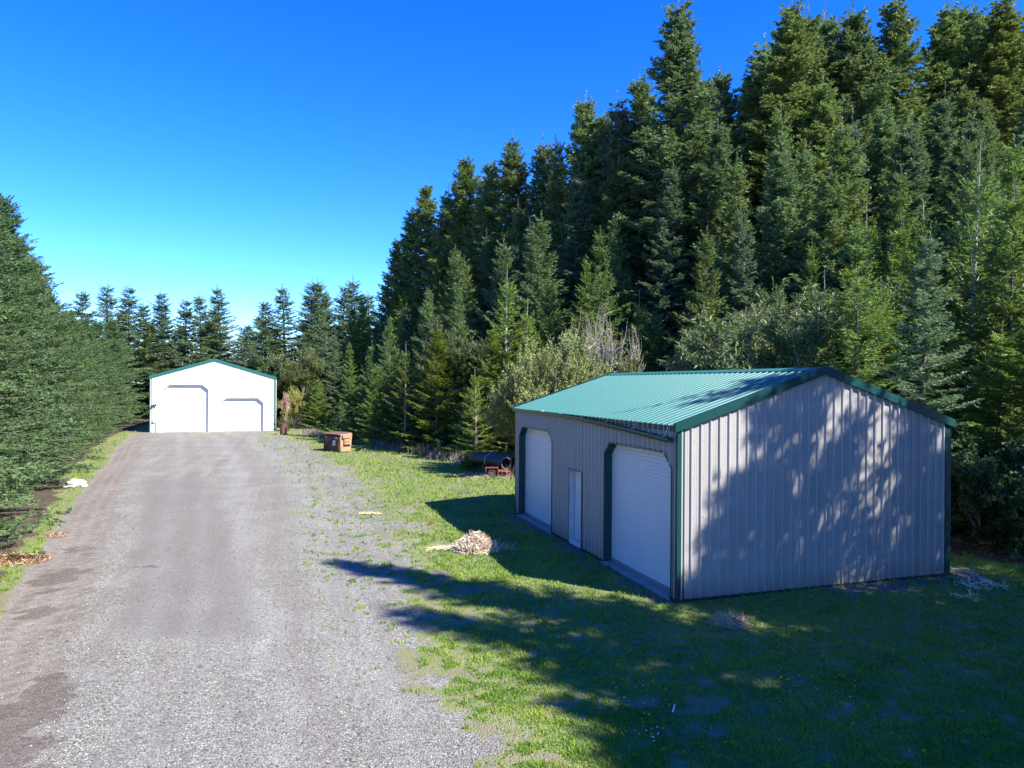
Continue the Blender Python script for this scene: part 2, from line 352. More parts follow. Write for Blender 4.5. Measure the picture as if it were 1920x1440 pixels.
def zf(x, y):
    a = A_(x, y)
    z = .035 * (fbm(x * .25 + 5, y * .25) - .5) * 2 * sst(.5, 3, np.abs(a - 8))
    rise = np.clip(a - 27, 0, 34) * .2 * sst(12, 30, y)
    ruts = -.02 * np.exp(-((a - aL(y) - .5) / .18) ** 2) - .02 * np.exp(-((a - aL(y) - 1.0) / .15) ** 2)
    return z * (1 - sst(70, 90, y)) + rise + ruts * (y < 60)
def lines(a, b, step, far):
    c = list(np.arange(a, b + 1e-6, step)); s = step; lo = [a]; hi = [c[-1]]
    while hi[-1] < far: s *= 1.28; hi.append(hi[-1] + s); lo.append(lo[-1] - s)
    return np.array(lo[:0:-1] + c + hi[1:])
gx = lines(-34, 22, .18, 900); gy = lines(3, 68, .18, 900)
GX, GY = np.meshgrid(gx, gy); fx, fy = GX.ravel(), GY.ravel()
Z = zones(fx, fy); GZ = zf(fx, fy)
nx, ny = len(gx), len(gy)
idx = np.arange(nx * ny).reshape(ny, nx)
quads = np.stack([idx[:-1, :-1], idx[:-1, 1:], idx[1:, 1:], idx[1:, :-1]], -1).reshape(-1, 4)
cxy = (fx[quads].mean(1), fy[quads].mean(1))
zc = {k: v[quads].mean(1) for k, v in Z.items()}
cls = np.full(len(quads), 1)                                            # lawn
cls[(zc['forest'] > .5)] = 2
cls[(zc['gravel'] > .5)] = 0
cls[(zc['dirt'] > .5)] = 3
for k, nm in enumerate(('gravel_driveway', 'lawn', 'forest_floor', 'dirt_verge')):
    q = quads[cls == k]; used, inv = np.unique(q, return_inverse=True)
    me = np_mesh(nm, np.stack([fx[used], fy[used], GZ[used]], -1), inv.reshape(-1, 4), [M['ground']], smooth=True)
    for an, v in Z.items():
        at_ = me.attributes.new(an, 'FLOAT', 'POINT'); at_.data.foreach_set('value', v[used].astype(np.float32))
    o = bpy.data.objects.new(nm, me); COL.objects.link(o)
    tag(o, {'gravel_driveway': 'wide pale grey gravel driveway running up to the white garage',
            'lawn': 'mown grass beside the driveway and around the tan metal shed',
            'forest_floor': 'brown littered ground under the trees on both sides',
            'dirt_verge': 'brown dirt strip with tyre ruts along the left driveway edge'}[nm],
        {'gravel_driveway': 'driveway', 'lawn': 'lawn', 'forest_floor': 'ground', 'dirt_verge': 'dirt strip'}[nm], kind='structure')

# ------------------------------------------------------------------ grass blades and loose stones
def scatter_D(n, d0, d1, side=1.25):
    u = rng.random(n); y = 1 / (1 / d0 + u * (1 / d1 - 1 / d0)); x = (-.8 + rng.random(n) * (.8 + side)) * y
    return x, y
def in_building(x, y):
    sx, sy = shed_local(x, y); b1 = (sx > -.02) & (sx < 7.4) & (sy > -.02) & (sy < 10.6)
    gxl = (x + 31.98) * UX[0] + (y - 62.7) * UX[1]; gyl = (x + 31.98) * UY[0] + (y - 62.7) * UY[1]
    return b1 | ((gxl > -.05) & (gxl < 10.6) & (gyl > -.05))
def blades(n, d0, d1, tall=1.0):
    x, y = scatter_D(n, d0, d1)
    z = zones(x, y)
    g = (1 - z['gravel'] * 1.08) * (1 - z['forest'] * .92) * (1 - z['dirt']) * (1 - z['mulch'] * .8) * (1 - z['dry'] * .62) * (1 - z['wet'])
    tuft = fbm(x * 5 + 3, y * 5 + 8, 3)
    edge_ = 1 - sst(.5, 3.2, A_(x, y) - aR(y)); gg = sst(.25, .62, g + (tuft - .5) * 1.5 - .38 * edge_) * (z['gravel'] < .93); da_ = A_(x, y) - aR(y); gg = np.maximum(gg, sst(.60, .70, tuft) * sst(-1.9, -.2, da_) * (1 - sst(1.5, 3.5, da_)) * sst(10, 15, y) * .9)
    keep = (rng.random(n) < gg) & ~in_building(x, y)
    x, y, tuft, dry = x[keep], y[keep], tuft[keep], z['dry'][keep]; n = len(x)
    h = (.016 + .034 * rng.random(n) ** 2 + .030 * sst(.5, .75, tuft)) * (.75 + y / 30) * tall * (1 - dry * .35)
    w = (.0045 + .003 * rng.random(n)) * (.6 + y / 9)
    an = rng.random(n) * 2 * np.pi; ln = h * (.25 + .8 * rng.random(n)); la = rng.random(n) * 2 * np.pi
    z0 = zf(x, y) - .004
    b0 = np.stack([x - w * np.cos(an), y - w * np.sin(an), z0], -1); b1 = np.stack([x + w * np.cos(an), y + w * np.sin(an), z0], -1)
    t = np.stack([x + ln * np.cos(la), y + ln * np.sin(la), z0 + h], -1)
    v = np.stack([b0, b1, t], 1).reshape(-1, 3)
    return v
v = np.concatenate([blades(820000, 6.0, 60), blades(150000, 16, 70, 1.1)])
me = np_mesh('grass', v, np.arange(len(v)).reshape(-1, 3), [M['grass']])
o = bpy.data.objects.new('grass', me); COL.objects.link(o)
tag(o, 'short patchy green grass blades covering the lawn', 'grass', kind='stuff')

def stones(n, d0, d1):
    x, y = scatter_D(n, d0, d1, .6); z = zones(x, y)
    p = np.clip(z['gravel'] * 1.1 - z['fine'] * .6 + z['dirt'] * .25 + z['dry'] * .04 - z['wet'] * .8, 0.0, 1)
    k = (rng.random(n) < p) & ~in_building(x, y); x, y = x[k], y[k]; n = len(x)
    r = (.005 + .012 * rng.random(n) ** 3) * (.9 + y / 60)
    base = np.array([[1, 0, 0], [0, 1, 0], [-1, 0, 0], [0, -1, 0], [0, 0, .7], [0, 0, -.5]], float)
    v = base[None] * (r[:, None, None] * (.7 + .6 * rng.random((n, 6, 3))))
    an = rng.random(n) * 6.28; c, s = np.cos(an)[:, None], np.sin(an)[:, None]
    vx = v[..., 0] * c - v[..., 1] * s; vy = v[..., 0] * s + v[..., 1] * c
    v = np.stack([vx + x[:, None], vy + y[:, None], v[..., 2] + (zf(x, y) + r * .35)[:, None]], -1).reshape(-1, 3)
    f = np.array([[0, 1, 4], [1, 2, 4], [2, 3, 4], [3, 0, 4], [1, 0, 5], [2, 1, 5], [3, 2, 5], [0, 3, 5]])
    f = (np.arange(n)[:, None, None] * 6 + f[None]).reshape(-1, 3)
    return v, f
v, f = stones(95000, 6.5, 30)
me = np_mesh('loose_gravel', v, f, [M['stones']]); o = bpy.data.objects.new('loose_gravel', me); COL.objects.link(o)
tag(o, 'loose crushed grey stones lying on the driveway', 'gravel', kind='stuff')

# ------------------------------------------------------------------ ribbed metal sheets
def rib_profile(L, pitch=.229, rh=.02, base=.060, top=.030, start=.05, minor=True):
    p = [(0, 0)]
    s = start
    while s + base < L:
        p += [(s, 0), (s + (base - top) / 2, rh), (s + (base + top) / 2, rh), (s + base, 0)]
        if minor:
            for q in (.36, .68):
                m = s + base + (pitch - base) * q
                if m + .02 < L: p += [(m - .010, 0), (m - .005, .0035), (m + .005, .0035), (m + .010, 0)]
        s += pitch
    p.append((L, 0)); return p
def ribbed_wall(mb, L, ztop, openings=(), z0=.06, out=None, pitch=.229, breaks=(), rh=.036):
    """local: s along, o outward, z up. openings: (s0, s1, ztopfun).  out(s,o,z)->xyz"""
    prof = rib_profile(L, pitch, rh); xs = [p[0] for p in prof]
    bs = list(breaks)
    for (a, b, tf, br) in openings: bs += [a, b] + list(br)
    S = sorted(set([round(v, 4) for v in xs + bs]))
    O = np.interp(S, xs, [p[1] for p in prof])
    for i in range(len(S) - 1):
        a, b = S[i], S[i + 1]; m = (a + b) / 2; lo = lambda s: z0
        for (o0, o1, tf, br) in openings:
            if o0 < m < o1: lo = tf
        if b - a < 1e-4: continue
        mb.face([out(a, O[i], lo(a)), out(b, O[i + 1], lo(b)), out(b, O[i + 1], ztop(b)), out(a, O[i], ztop(a))])
def chamfered(s0, s1, zt, c=.3, cz=.3):
    def tf(s):
        d = min(s - s0, s1 - s); return zt - max(0, (1 - d / c)) * cz if d < c else zt
    return (s0, s1, tf, (s0 + c, s1 - c))
def opening_outline(s0, s1, zt, z0=.06, c=.3, cz=.3):
    return [(s0, z0), (s0, zt - cz), (s0 + c, zt), (s1 - c, zt), (s1, zt - cz), (s1, z0)]
def slat_door(mb, s0, s1, zt, c, depth, out, slat=.076, z0=.1):
    """corrugated roller curtain; filled to the chamfered outline"""
    z = z0; k = 0
    def lims(zz):
        q = max(0, (zz - (zt - c)) / c) * c; return s0 + q, s1 - q
    zs = []
    while z < zt - .001:
        for dz, o in ((0, -.012), (.010, 0), (slat - .014, .004), (slat - .002, -.012)):
            if z + dz < zt: zs.append((z + dz, o))
        z += slat
    zs.append((zt, -.01))
    for (za, oa), (zb, ob) in zip(zs[:-1], zs[1:]):
        a0, a1 = lims(za); b0, b1 = lims(zb)
        mb.face([out(a0, -depth + oa, za), out(a1, -depth + oa, za), out(b1, -depth + ob, zb), out(b0, -depth + ob, zb)])

# ------------------------------------------------------------------ buildings
def building(kind, loc, W, L, eave, rise, m_wall, m_trim, m_roof, m_door, m_jamb, label, cat):
    root = empty(kind, (loc[0], loc[1], 0), ANG); tag(root, label, cat)
    gable = lambda s: eave + rise * (1 - abs(s - W / 2) / (W / 2))
    front = lambda s, o, z: (s, -o, z); back = lambda s, o, z: (s, L + o, z)
    left = lambda s, o, z: (-o, s, z); right = lambda s, o, z: (W + o, s, z)
    return root, gable, front, back, left, right
def roof_and_trim(root, W, L, eave, rise, m_roof, m_trim, oh=.10, ohy=.05, trim=.2, corner=.16, pitch=.229):
    sl = math.hypot(W / 2, rise); nx_, nz_ = rise / sl, W / 2 / sl
    prof = rib_profile(L + 2 * ohy, pitch, .022)
    for side in (0, 1):
        mb = MB()
        def P(s, o, t):                       # s along the length, t from eave (0) to ridge (1)
            x = -oh + (W / 2 + oh) * t; z = eave - oh * rise / (W / 2) + (rise + oh * rise / (W / 2)) * t
            x += -nx_ * o; z += nz_ * o
            return (x if side == 0 else W - x, s - ohy, z + .03)
        for (a, oa), (b, ob) in zip(prof[:-1], prof[1:]):
            mb.face([P(a, oa, 0), P(b, ob, 0), P(b, ob, 1), P(a, oa, 1)])
            mb.face([P(a, -.012, 0), P(b, -.012, 0), P(b, -.012, 1), P(a, -.012, 1)])
            mb.face([P(a, -.012, 0), P(b, -.012, 0), P(b, ob, 0), P(a, oa, 0)])
        mb.build('roof', m_roof, root, recalc=False)
    mb = MB()                                # ridge cap
    rz_ = eave + rise + .03 + .022 * nz_ + .012
    w = .22
    for y0, y1 in ((-ohy - .01, L + ohy + .01),):
        mb.prism([(W / 2 - w, rz_ - w * rise / (W / 2)), (W / 2, rz_), (W / 2 + w, rz_ - w * rise / (W / 2)),
                  (W / 2 + w, rz_ - .014 - w * rise / (W / 2)), (W / 2, rz_ - .014), (W / 2 - w, rz_ - .014 - w * rise / (W / 2))], 'y', y0, y1)
    mb.build('ridge_cap', m_roof, root)
    k = rise / (W / 2)
    for y0, y1 in ((-ohy - .03, -.026), (L + .026, L + ohy + .03)):
        for sd in (0, 1):                    # rake trim boards
            def X(x): return x if sd == 0 else W - x
            top = .075
            poly = [(X(-oh - .01), eave - oh * k + top - trim), (X(-oh - .01), eave - oh * k + top), (X(W / 2), eave + rise + top), (X(W / 2), eave + rise + top - trim)]
            mb = MB(); mb.prism(poly, 'y', y0, y1)
            c = .09                           # top return lying over the roofing
            yy0, yy1 = (y0 + .003, y0 + c) if y0 < 0 else (y1 - c, y1 - .003)
            mb.prism([(X(-oh - .01), eave - oh * k + top), (X(-oh - .01), eave - oh * k + top + .012), (X(W / 2), eave + rise + top + .012), (X(W / 2), eave + rise + top)], 'y', yy0, yy1)
            mb.build('rake_trim', m_trim, root)
    t = .028
    for cx, sx in ((0, 1), (W, -1)):         # L-shaped corner flashings
        for cy, sy in ((0, 1), (L, -1)):
            ax, ay = cx, cy
            poly = [(ax - sx * t, ay - sy * t), (ax + sx * corner, ay - sy * t), (ax + sx * corner, ay - sy * (t - .026)), (ax - sx * .002, ay - sy * .002), (ax - sx * (t - .026), ay + sy * corner), (ax - sx * t, ay + sy * corner)]
            mb = MB(); mb.prism(poly, 'z', .03, eave - .02); mb.build('corner_trim', m_trim, root)
def base_strip(root, W, L, mat, z=.06, gaps=()):
    mb = MB()
    mb.box(-.035, W + .035, -.035, -.003, 0.0, z + .006); mb.box(-.035, W + .035, L + .003, L + .035, 0.0, z + .006)
    mb.box(W + .003, W + .035, -.002, L + .002, 0.0, z + .006)
    ys = [-.002] + [v for g in gaps for v in g] + [L + .002]
    for a, b in zip(ys[0::2], ys[1::2]): mb.box(-.035, -.003, a, b, 0, z + .006)
    mb.build('base_trim', mat, root)
def jamb(root, out, s0, s1, zt, depth, mat, c=.3, face=.0, z0=.04):
    mb = MB(); ol = opening_outline(s0, s1, zt, z0, c, c)
    for (a, za), (b, zb) in zip(ol[:-1], ol[1:]):
        mb.face([out(a, .024, za), out(b, .024, zb), out(b, -depth - .05, zb), out(a, -depth - .05, za)])
    # thin face flange round the opening
    w = .035; oi = opening_outline(s0 - w, s1 + w, zt + w, z0, c + w * .4, c + w * .4)
    for k in range(5):
        mb.face([out(ol[k][0], .024, ol[k][1]), out(ol[k + 1][0], .024, ol[k + 1][1]), out(oi[k + 1][0], .024, oi[k + 1][1]), out(oi[k][0], .024, oi[k][1])])
    return mb.build('door_jamb', mat, root, recalc=False)

# --- tan shed
W, L, EV, RS = 7.37, 10.57, 3.66, 1.2
shed, gab, fr, bk, lf, rt = building('metal_shed', SHED_O, W, L, EV, RS, *[None] * 5,
    'tan ribbed metal shed with teal roof and two roller doors on the lawn', 'shed')
def screws(mb, out, s0, s1, zs, skip=lambda s, z: False, pitch=.229):
    s = s0 + .05 + .065 / 2 + .055
    while s < s1:
        for z in zs:
            if not skip(s, z):
                q = [out(s - .007, .007, z - .007), out(s + .007, .007, z - .007), out(s + .007, .007, z + .007), out(s - .007, .007, z + .007)]
                mb.face(q, 1)
        s += pitch
mb = MB(); ribbed_wall(mb, W, gab, out=fr, breaks=(W / 2,)); screws(mb, fr, 0, W, (.22, .95, 1.75, 2.55, 3.35)); mb.build('wall', [M['tan'], M['screw']], shed, recalc=False)
mb = MB(); ribbed_wall(mb, W, gab, out=bk, breaks=(W / 2,)); mb.build('wall', M['tan'], shed, recalc=False)
mb = MB(); ribbed_wall(mb, L, lambda s: EV, out=rt); mb.build('wall', M['tan'], shed, recalc=False)
DB = (.25, 3.46, 3.05); DM = (4.89, 5.74, 2.1); DA = (7.13, 10.16, 3.05)
man = (DM[0], DM[1], lambda s: DM[2], ())
mb = MB(); ribbed_wall(mb, L, lambda s: EV, [chamfered(*DB), man, chamfered(*DA)], out=lf); 
def sk(s, z): return any(a - .05 < s < b + .05 and z < t + .05 for a, b, t in (DB, DM, DA))
screws(mb, lf, 0, L, (.22, .95, 1.75, 2.55, 3.3), sk); mb.build('wall', [M['tan'], M['screw']], shed, recalc=False)
roof_and_trim(shed, W, L, EV, RS, M['teal_roof'], M['teal'], oh=.10, ohy=.06, trim=.18, corner=.14)
base_strip(shed, W, L, M['dark'], gaps=(DB[:2], DM[:2], DA[:2]))
for d in (DB, DA):
    jamb(shed, lf, d[0], d[1], d[2], .2, M['teal'])
    mb = MB(); slat_door(mb, d[0] - .05, d[1] + .05, d[2] + .02, .3, .2, lf, slat=.083 if d is DB else .083)
    dr = mb.build('roller_door', M['white_door'], shed, recalc=False)
    mb = MB(); mb.box(.17, .215, d[0], d[1], .04, .13); mb.build('bottom_bar', M['grey_metal'], dr)
# man door
mb = MB(); ol = [(DM[0], .05), (DM[0], DM[2]), (DM[1], DM[2]), (DM[1], .05)]
for (a, za), (b, zb) in zip(ol[:-1], ol[1:]): mb.face([lf(a, .024, za), lf(b, .024, zb), lf(b, -.20, zb), lf(a, -.20, za)])
mb.build('door_jamb', M['old_white'], shed, recalc=False)
mb = MB(); s0, s1 = DM[0], DM[1]
mb.box(.145, .19, s0, s1 - .05, .14, DM[2] - .012); dr = mb.build('side_door', M['white_door'], shed)
mb = MB(); mb.box(-.027, -.002, s0 - .035, s0, .06, DM[2] + .03); mb.box(-.027, -.002, s1, s1 + .035, .06, DM[2] + .03); mb.box(-.029, -.004, s0 - .001, s1 + .001, DM[2], DM[2] + .03)
mb.build('door_frame', M['dark'], shed)
mb = MB(); mb.tube([(.145, s0 + .09, 1.0), (.10, s0 + .09, 1.0)], .02, 10); mb.tube([(.11, s0 + .09, 1.0), (.085, s0 + .09, 1.0)], .033, 12); mb.build('door_knob', M['grey_metal'], dr)
mb = MB(); mb.box(-.02, .25, s0 + .002, s1 - .002, .03, .11); mb.build('door_sill', M['white_door'], shed)
# slab under doors
mb = MB()
mb.box(.01, W - .01, .01, L - .01, -.2, .035)
for d in (DB, DA): mb.box(-.09, .02, d[0] - .03, d[1] + .03, -.2, .04)
mb.build('concrete_slab', M['concrete'], shed)
# dark inner lining behind the skins so nothing shows through gaps
mb = MB(); mb.box(.30, W - .12, .12, L - .12, .04, EV - .02); mb.build('interior', M['inside'], shed)
# eave board + sagging gutter with hanger straps
mb = MB(); mb.box(-.026, -.003, -.02, L + .02, EV - .13, EV - .008); mb.build('eave_trim', M['teal'], shed)
def gut(y):
    t = max(0, (6.6 - y) / 6.5); return (-.075 - .05 * t ** 1.3, EV - .055 - .26 * t ** 1.4)
prof = [(.055, .055), (.05, -.045), (-.03, -.05), (-.055, -.005), (-.062, .045), (-.052, .045), (-.045, -.002), (-.025, -.04), (.043, -.037), (.047, .055)]
mb = MB(); ys = [L + .05 - k * .4 for k in range(27)]; ys = [y for y in ys if y > .12] + [.1]
rings = [[(gut(y)[0] + p[0], y, gut(y)[1] + p[1]) for p in prof] for y in ys]
v = [q for r_ in rings for q in r_]; n = len(prof)
mb.mesh(v, [(k * n + j, k * n + (j + 1) % n, (k + 1) * n + (j + 1) % n, (k + 1) * n + j) for k in range(len(ys) - 1) for j in range(n)])
for yy in (ys[0], ys[-1]):
    g = gut(yy); mb.prism([(g[0] + p[0], g[1] + p[1]) for p in prof[:5]], 'y', yy - .004, yy + .004)
gutter = mb.build('gutter', M['teal'], shed)
for y in (.35, 1.75, 3.2, 4.7, 6.2, 7.7, 9.2):
    g = gut(y); mb = MB()
    mb.tube([(g[0] - .055, y, g[1] + .05), (g[0] + .02, y, g[1] + .075), (-.02, y + .02, EV + .0)], .008, 5); mb.build('hanger_strap', M['white_door'], gutter)
mb = MB(); r2 = random.Random(4)
for k in range(260):
    y = r2.uniform(.3, 5.2); g = gut(y); c = Vector((g[0] + r2.uniform(-.03, .03), y, g[1] + r2.uniform(0, .05)))
    d = Vector((r2.uniform(-1, 1), r2.uniform(-1, 1), r2.uniform(-.3, .9))).normalized() * .03; e = d.orthogonal().normalized() * .014
    mb.face([c - d, c + e, c + d, c - e])
mb.build('leaf_litter', M['willow'], gutter, recalc=False)['kind'] = 'stuff'
mb = MB()                                     # thin wooden sill under the right part of the front wall
mb.box(3.4, W - .02, -.02, .03, -.05, .028); mb.build('skirt_board', M['weathered_wood'], shed)

# --- white garage
GA = 10.55; gx0 = at(280.9, 62.7)
GL = 18.0; GE = 4.95; GR = 1.62
gar, gab2, fr, bk, lf, rt = building('white_garage', (gx0, 62.7), GA, GL, GE, GR, *[None] * 5,
    'white ribbed metal garage with green trim at the far end of the driveway', 'garage')
def fs(px):                                    # photograph column -> distance along the facade
    k = (px - 960) / F; return (k * 62.7 - gx0) / (UX[0] - k * UX[1])
D1 = (fs(306.7), fs(390.8), 4.26); D2 = (fs(413.6), fs(494), 3.06)
mb = MB(); ribbed_wall(mb, GA, gab2, [chamfered(*D1, .5, .42), chamfered(*D2, .5, .42)], out=fr, breaks=(GA / 2,), z0=.04); mb.build('wall', M['white'], gar, recalc=False)
mb = MB(); ribbed_wall(mb, GA, gab2, out=bk, breaks=(GA / 2,)); mb.build('wall', M['white'], gar, recalc=False)
for q in (lf, rt):
    mb = MB(); ribbed_wall(mb, GL, lambda s: GE, out=q); mb.build('wall', M['white'], gar, recalc=False)
roof_and_trim(gar, GA, GL, GE, GR, M['teal_roof'], M['teal_garage'], oh=.06, ohy=.05, trim=.24, corner=.17)
for d in (D1, D2):
    mb = MB(); dp = .24; ol = [(d[0], .03), (d[0], d[2] - .42), (d[0] + .5, d[2]), (d[1] - .5, d[2]), (d[1], d[2] - .42), (d[1], .03)]
    for (a, za), (b, zb) in zip(ol[:-1], ol[1:]): mb.face([fr(a, .024, za), fr(b, .024, zb), fr(b, -dp - .03, zb), fr(a, -dp - .03, za)])
    mb.build('door_jamb', M['white'], gar, recalc=False)
    mb = MB(); slat_door(mb, d[0] - .02, d[1] + .02, d[2] + .02, .46, dp, fr, slat=.1, z0=.05)
    dr = mb.build('roller_door', M['white'], gar, recalc=False)
    mb = MB(); mb.box(d[0], d[1], dp - .03, dp + .01, .03, .07); mb.build('bottom_bar', M['grey_metal'], dr)
mb = MB()
ys = [-.03, D1[0], D1[1], D2[0], D2[1], GA + .03]
for a, b in zip(ys[0::2], ys[1::2]): mb.box(a, b, -.036, -.003, 0, .05)
mb.box(GA + .003, GA + .036, 0, GL, 0, .05); mb.box(-.036, -.003, 0, GL, 0, .05); mb.build('base_trim', M['grey_metal'], gar)
mb = MB(); mb.box(-.06, GA + .06, -.12, GL, -.2, .028); mb.build('concrete_slab', M['concrete'], gar)
mb = MB(); mb.box(.1, GA - .1, .32, GL - .1, .03, GE - .05); mb.build('interior', M['inside'], gar)
s_ = fs(290); lamp = MB(); zz = z_at(290, 759, 62.9)
lamp.tube([(s_, -.02, zz), (s_, -.10, zz)], .05, 8); lm = lamp.build('wall_lamp', M['dark'], gar)
mb = MB(); mb.tube([(s_ - .05, -.10, zz + .02), (s_ - .16, -.24, zz - .10)], [.05, .10], 12); mb.tube([(s_ + .05, -.10, zz + .04), (s_ + .13, -.22, zz - .02)], [.05, .10], 12); mb.build('lamp_head', M['dark'], lm)
mb = MB(); mb.tube([(fs(287), -.05, 1.05), (fs(287), -.05, .85), (fs(292), -.05, .85), (fs(292), -.05, .02)], .022, 6); mb.tube([(fs(287) - .06, -.05, .86), (fs(287) + .16, -.05, .86)], .035, 6)
mb.build('standpipe', M['dark'], gar)
mb = MB(); mb.box(GA - .20, GA - .08, -.06, -.03, 1.45, 1.62); mb.build('outlet_box', M['grey_metal'], gar); mb = MB(); mb.box(GA + .04, GA + .10, -.0, .12, .05, .3); mb.build('downspout_foot', M['grey_metal'], gar)

# ------------------------------------------------------------------ vegetation generators
def unit(v): return v / np.maximum(np.linalg.norm(v, axis=-1, keepdims=True), 1e-9)
def sprigs(base, d, L_, w, r):
    """diamond sprigs: base (n,3), direction, length (n), width (n)"""
    n = len(base); nr = unit(r.normal(size=(n, 3)) * .75 + np.array([0, 0, 1.0])); sd = unit(np.cross(d, nr)); L_ = L_[:, None]; w = w[:, None]
    mid = base + d * L_ * .45
    return np.stack([base, mid + sd * w, base + d * L_, mid - sd * w], 1)
def cone_quads(p0, p1, r0, r1, k=4):
    d = unit(p1 - p0); up = np.where(np.abs(d[:, 2:3]) > .9, np.array([[1., 0, 0]]), np.array([[0, 0, 1.]])); a = unit(np.cross(d, up)); b = np.cross(d, a); out = []
    for j in range(k):
        t0, t1 = 2 * np.pi * j / k, 2 * np.pi * (j + 1) / k
        c0 = a * np.cos(t0) + b * np.sin(t0); c1 = a * np.cos(t1) + b * np.sin(t1)
        out.append(np.stack([p0 + c0 * r0[:, None], p0 + c1 * r0[:, None], p1 + c1 * r1[:, None], p1 + c0 * r1[:, None]], 1))
    return np.concatenate(out)
PROTO = {}
def conifer(key, seed, h, r, leaf, wood='bark', whorl=.4, nb=6, start=.04, power=.85, e_top=55, e_bot=-5, curve=.0, tw_step=.14, tw_len=.42, sub_step=.11,
            sub_len=.16, sub_w=.022, inner=.12, leader=.05, droop=.12, jitter=.25, top_density=1.0, belly=0.0, lv=(.62, .58)):
    q = np.random.default_rng(seed); S = []; Wd = []
    zt = h * (1 - leader); z = h * start; lean = q.normal(size=2) * .012 * h
    def axis(t): return np.array([lean[0] * t * t, lean[1] * t * t, t * h])
    while z < zt:
        t = z / h; Lb = r * ((1 - t) / (1 - start)) ** power + .18
        Lb *= 1 - .42 * min(1, max(0, (t - .55) / .4))
        if belly: Lb *= 1 - belly * max(0, 1 - t / .22)
        n = max(3, int(round(nb * (.75 + .4 * q.random())))); a0 = q.random() * 6.28
        for k in range(n):
            an = a0 + 6.283 * k / n + q.normal() * .22; l = Lb * (lv[0] + lv[1] * q.random()); zz = z + q.normal() * whorl * .28
            el = R(e_bot + (e_top - e_bot) * t ** 1.4 + q.normal() * 6)
            hd = np.array([math.cos(an), math.sin(an), 0]); sv = np.array([-math.sin(an), math.cos(an), 0]); o = axis(max(zz, 0) / h)
            def P(s): s = np.asarray(s)[:, None]; return o + hd * (l * s * math.cos(el)) + np.array([0, 0, 1.]) * (l * (s * math.sin(el) + curve * s * s))
            ns = 5; sp = P(np.linspace(0, 1, ns)); rb = .012 + .007 * l
            rr = rb * np.linspace(1, .15, ns); Wd.append(cone_quads(sp[:-1], sp[1:], rr[:-1], rr[1:], 3))
            step = tw_step * (.6 + .4 * min(1, l / 2)); s = np.arange(max(inner, .08 / l), 1.0, step / l)
            if len(s) == 0: continue
            s = np.repeat(s, 2) + q.normal(size=2 * len(s)) * .25 * step / l; sg = np.tile([1., -1.], len(s) // 2); s = np.clip(s, .02, .99)
            B = P(s); T = unit(P(np.minimum(s + .03, 1.02)) - P(s - .01))
            ang = R(50) + q.normal(size=len(s)) * .16
            D = unit(T * np.cos(ang)[:, None] + sv * (sg * np.sin(ang))[:, None] + np.array([0, 0, 1.]) * (q.normal(size=len(s)) * jitter - droop)[:, None])
            tl = np.minimum(tw_len * (.55 + .7 * q.random(len(s))) * (.35 + .65 * (1 - s)) * (.5 + .5 * min(1, l / 1.6)), l * .45)
            # tip twigs of the branch
            B = np.concatenate([B, P([.93])]); D = np.concatenate([D, unit(T[-1:] + 0)]); tl = np.append(tl, max(.12, tw_len * .5))
            m = max(2, int(tw_len / sub_step)); u = (np.arange(m) + .5) / m
            kk = np.repeat(np.arange(len(B)), m); uu = np.tile(u, len(B)); keep = q.random(len(kk)) < np.clip(tl[kk] / (m * sub_step) * 1.0 + .25, 0, 1); kk, uu = kk[keep], uu[keep]
            for sgn in (1, -1):
                base = B[kk] + D[kk] * (tl[kk] * uu)[:, None]; perp = unit(np.cross(np.array([0, 0, 1.]), D[kk])) * sgn
                a2 = R(46) + q.normal(size=len(kk)) * .2
                dd = unit(D[kk] * np.cos(a2)[:, None] + perp * np.sin(a2)[:, None] + q.normal(size=(len(kk), 3)) * .22)
                S.append(sprigs(base, dd, sub_len * (.6 + .7 * q.random(len(kk))) * (1.05 - .4 * uu), sub_w * (.7 + .6 * q.random(len(kk))), q))
            S.append(sprigs(B + D * (tl * .35)[:, None], D, tl * .65 + sub_len * .5, np.full(len(B), sub_w * 1.0), q))
        z += whorl * (.8 + .4 * q.random()) * (.55 + .45 * min(1, (1 - t) * 2.2))
    # leader with short side shoots
    zs = np.linspace(zt * .985, h, 14); tp = np.array([axis(v_ / h) for v_ in zs])
    an = q.random(14) * 6.28; dd = unit(np.stack([np.cos(an) * .6, np.sin(an) * .6, np.ones(14)], -1)); S.append(sprigs(tp, dd, np.full(14, sub_len * .8), np.full(14, sub_w * .8), q))
    S = np.concatenate(S); Wd = np.concatenate(Wd)
    allq = np.concatenate([S, Wd]); v = allq.reshape(-1, 3); f = np.arange(len(v)).reshape(-1, 4)
    crown = np_mesh('crown', v, f, [M[leaf], M[wood]], np.concatenate([np.zeros(len(S)), np.ones(len(Wd))]))
    mb = MB(); pts = [axis(t) for t in np.linspace(0, 1, 12)]; r0 = .011 * h + .02
    mb.tube([(p[0], p[1], p[2] - (.15 if k == 0 else 0)) for k, p in enumerate(pts)], [r0 * (1.25 if k == 0 else (1 - k / 11.3)) for k in range(12)], 8)
    o = mb.build('trunk', M[wood]); tm = o.data; bpy.data.objects.remove(o)
    PROTO[key] = (crown, tm, h); return PROTO[key]
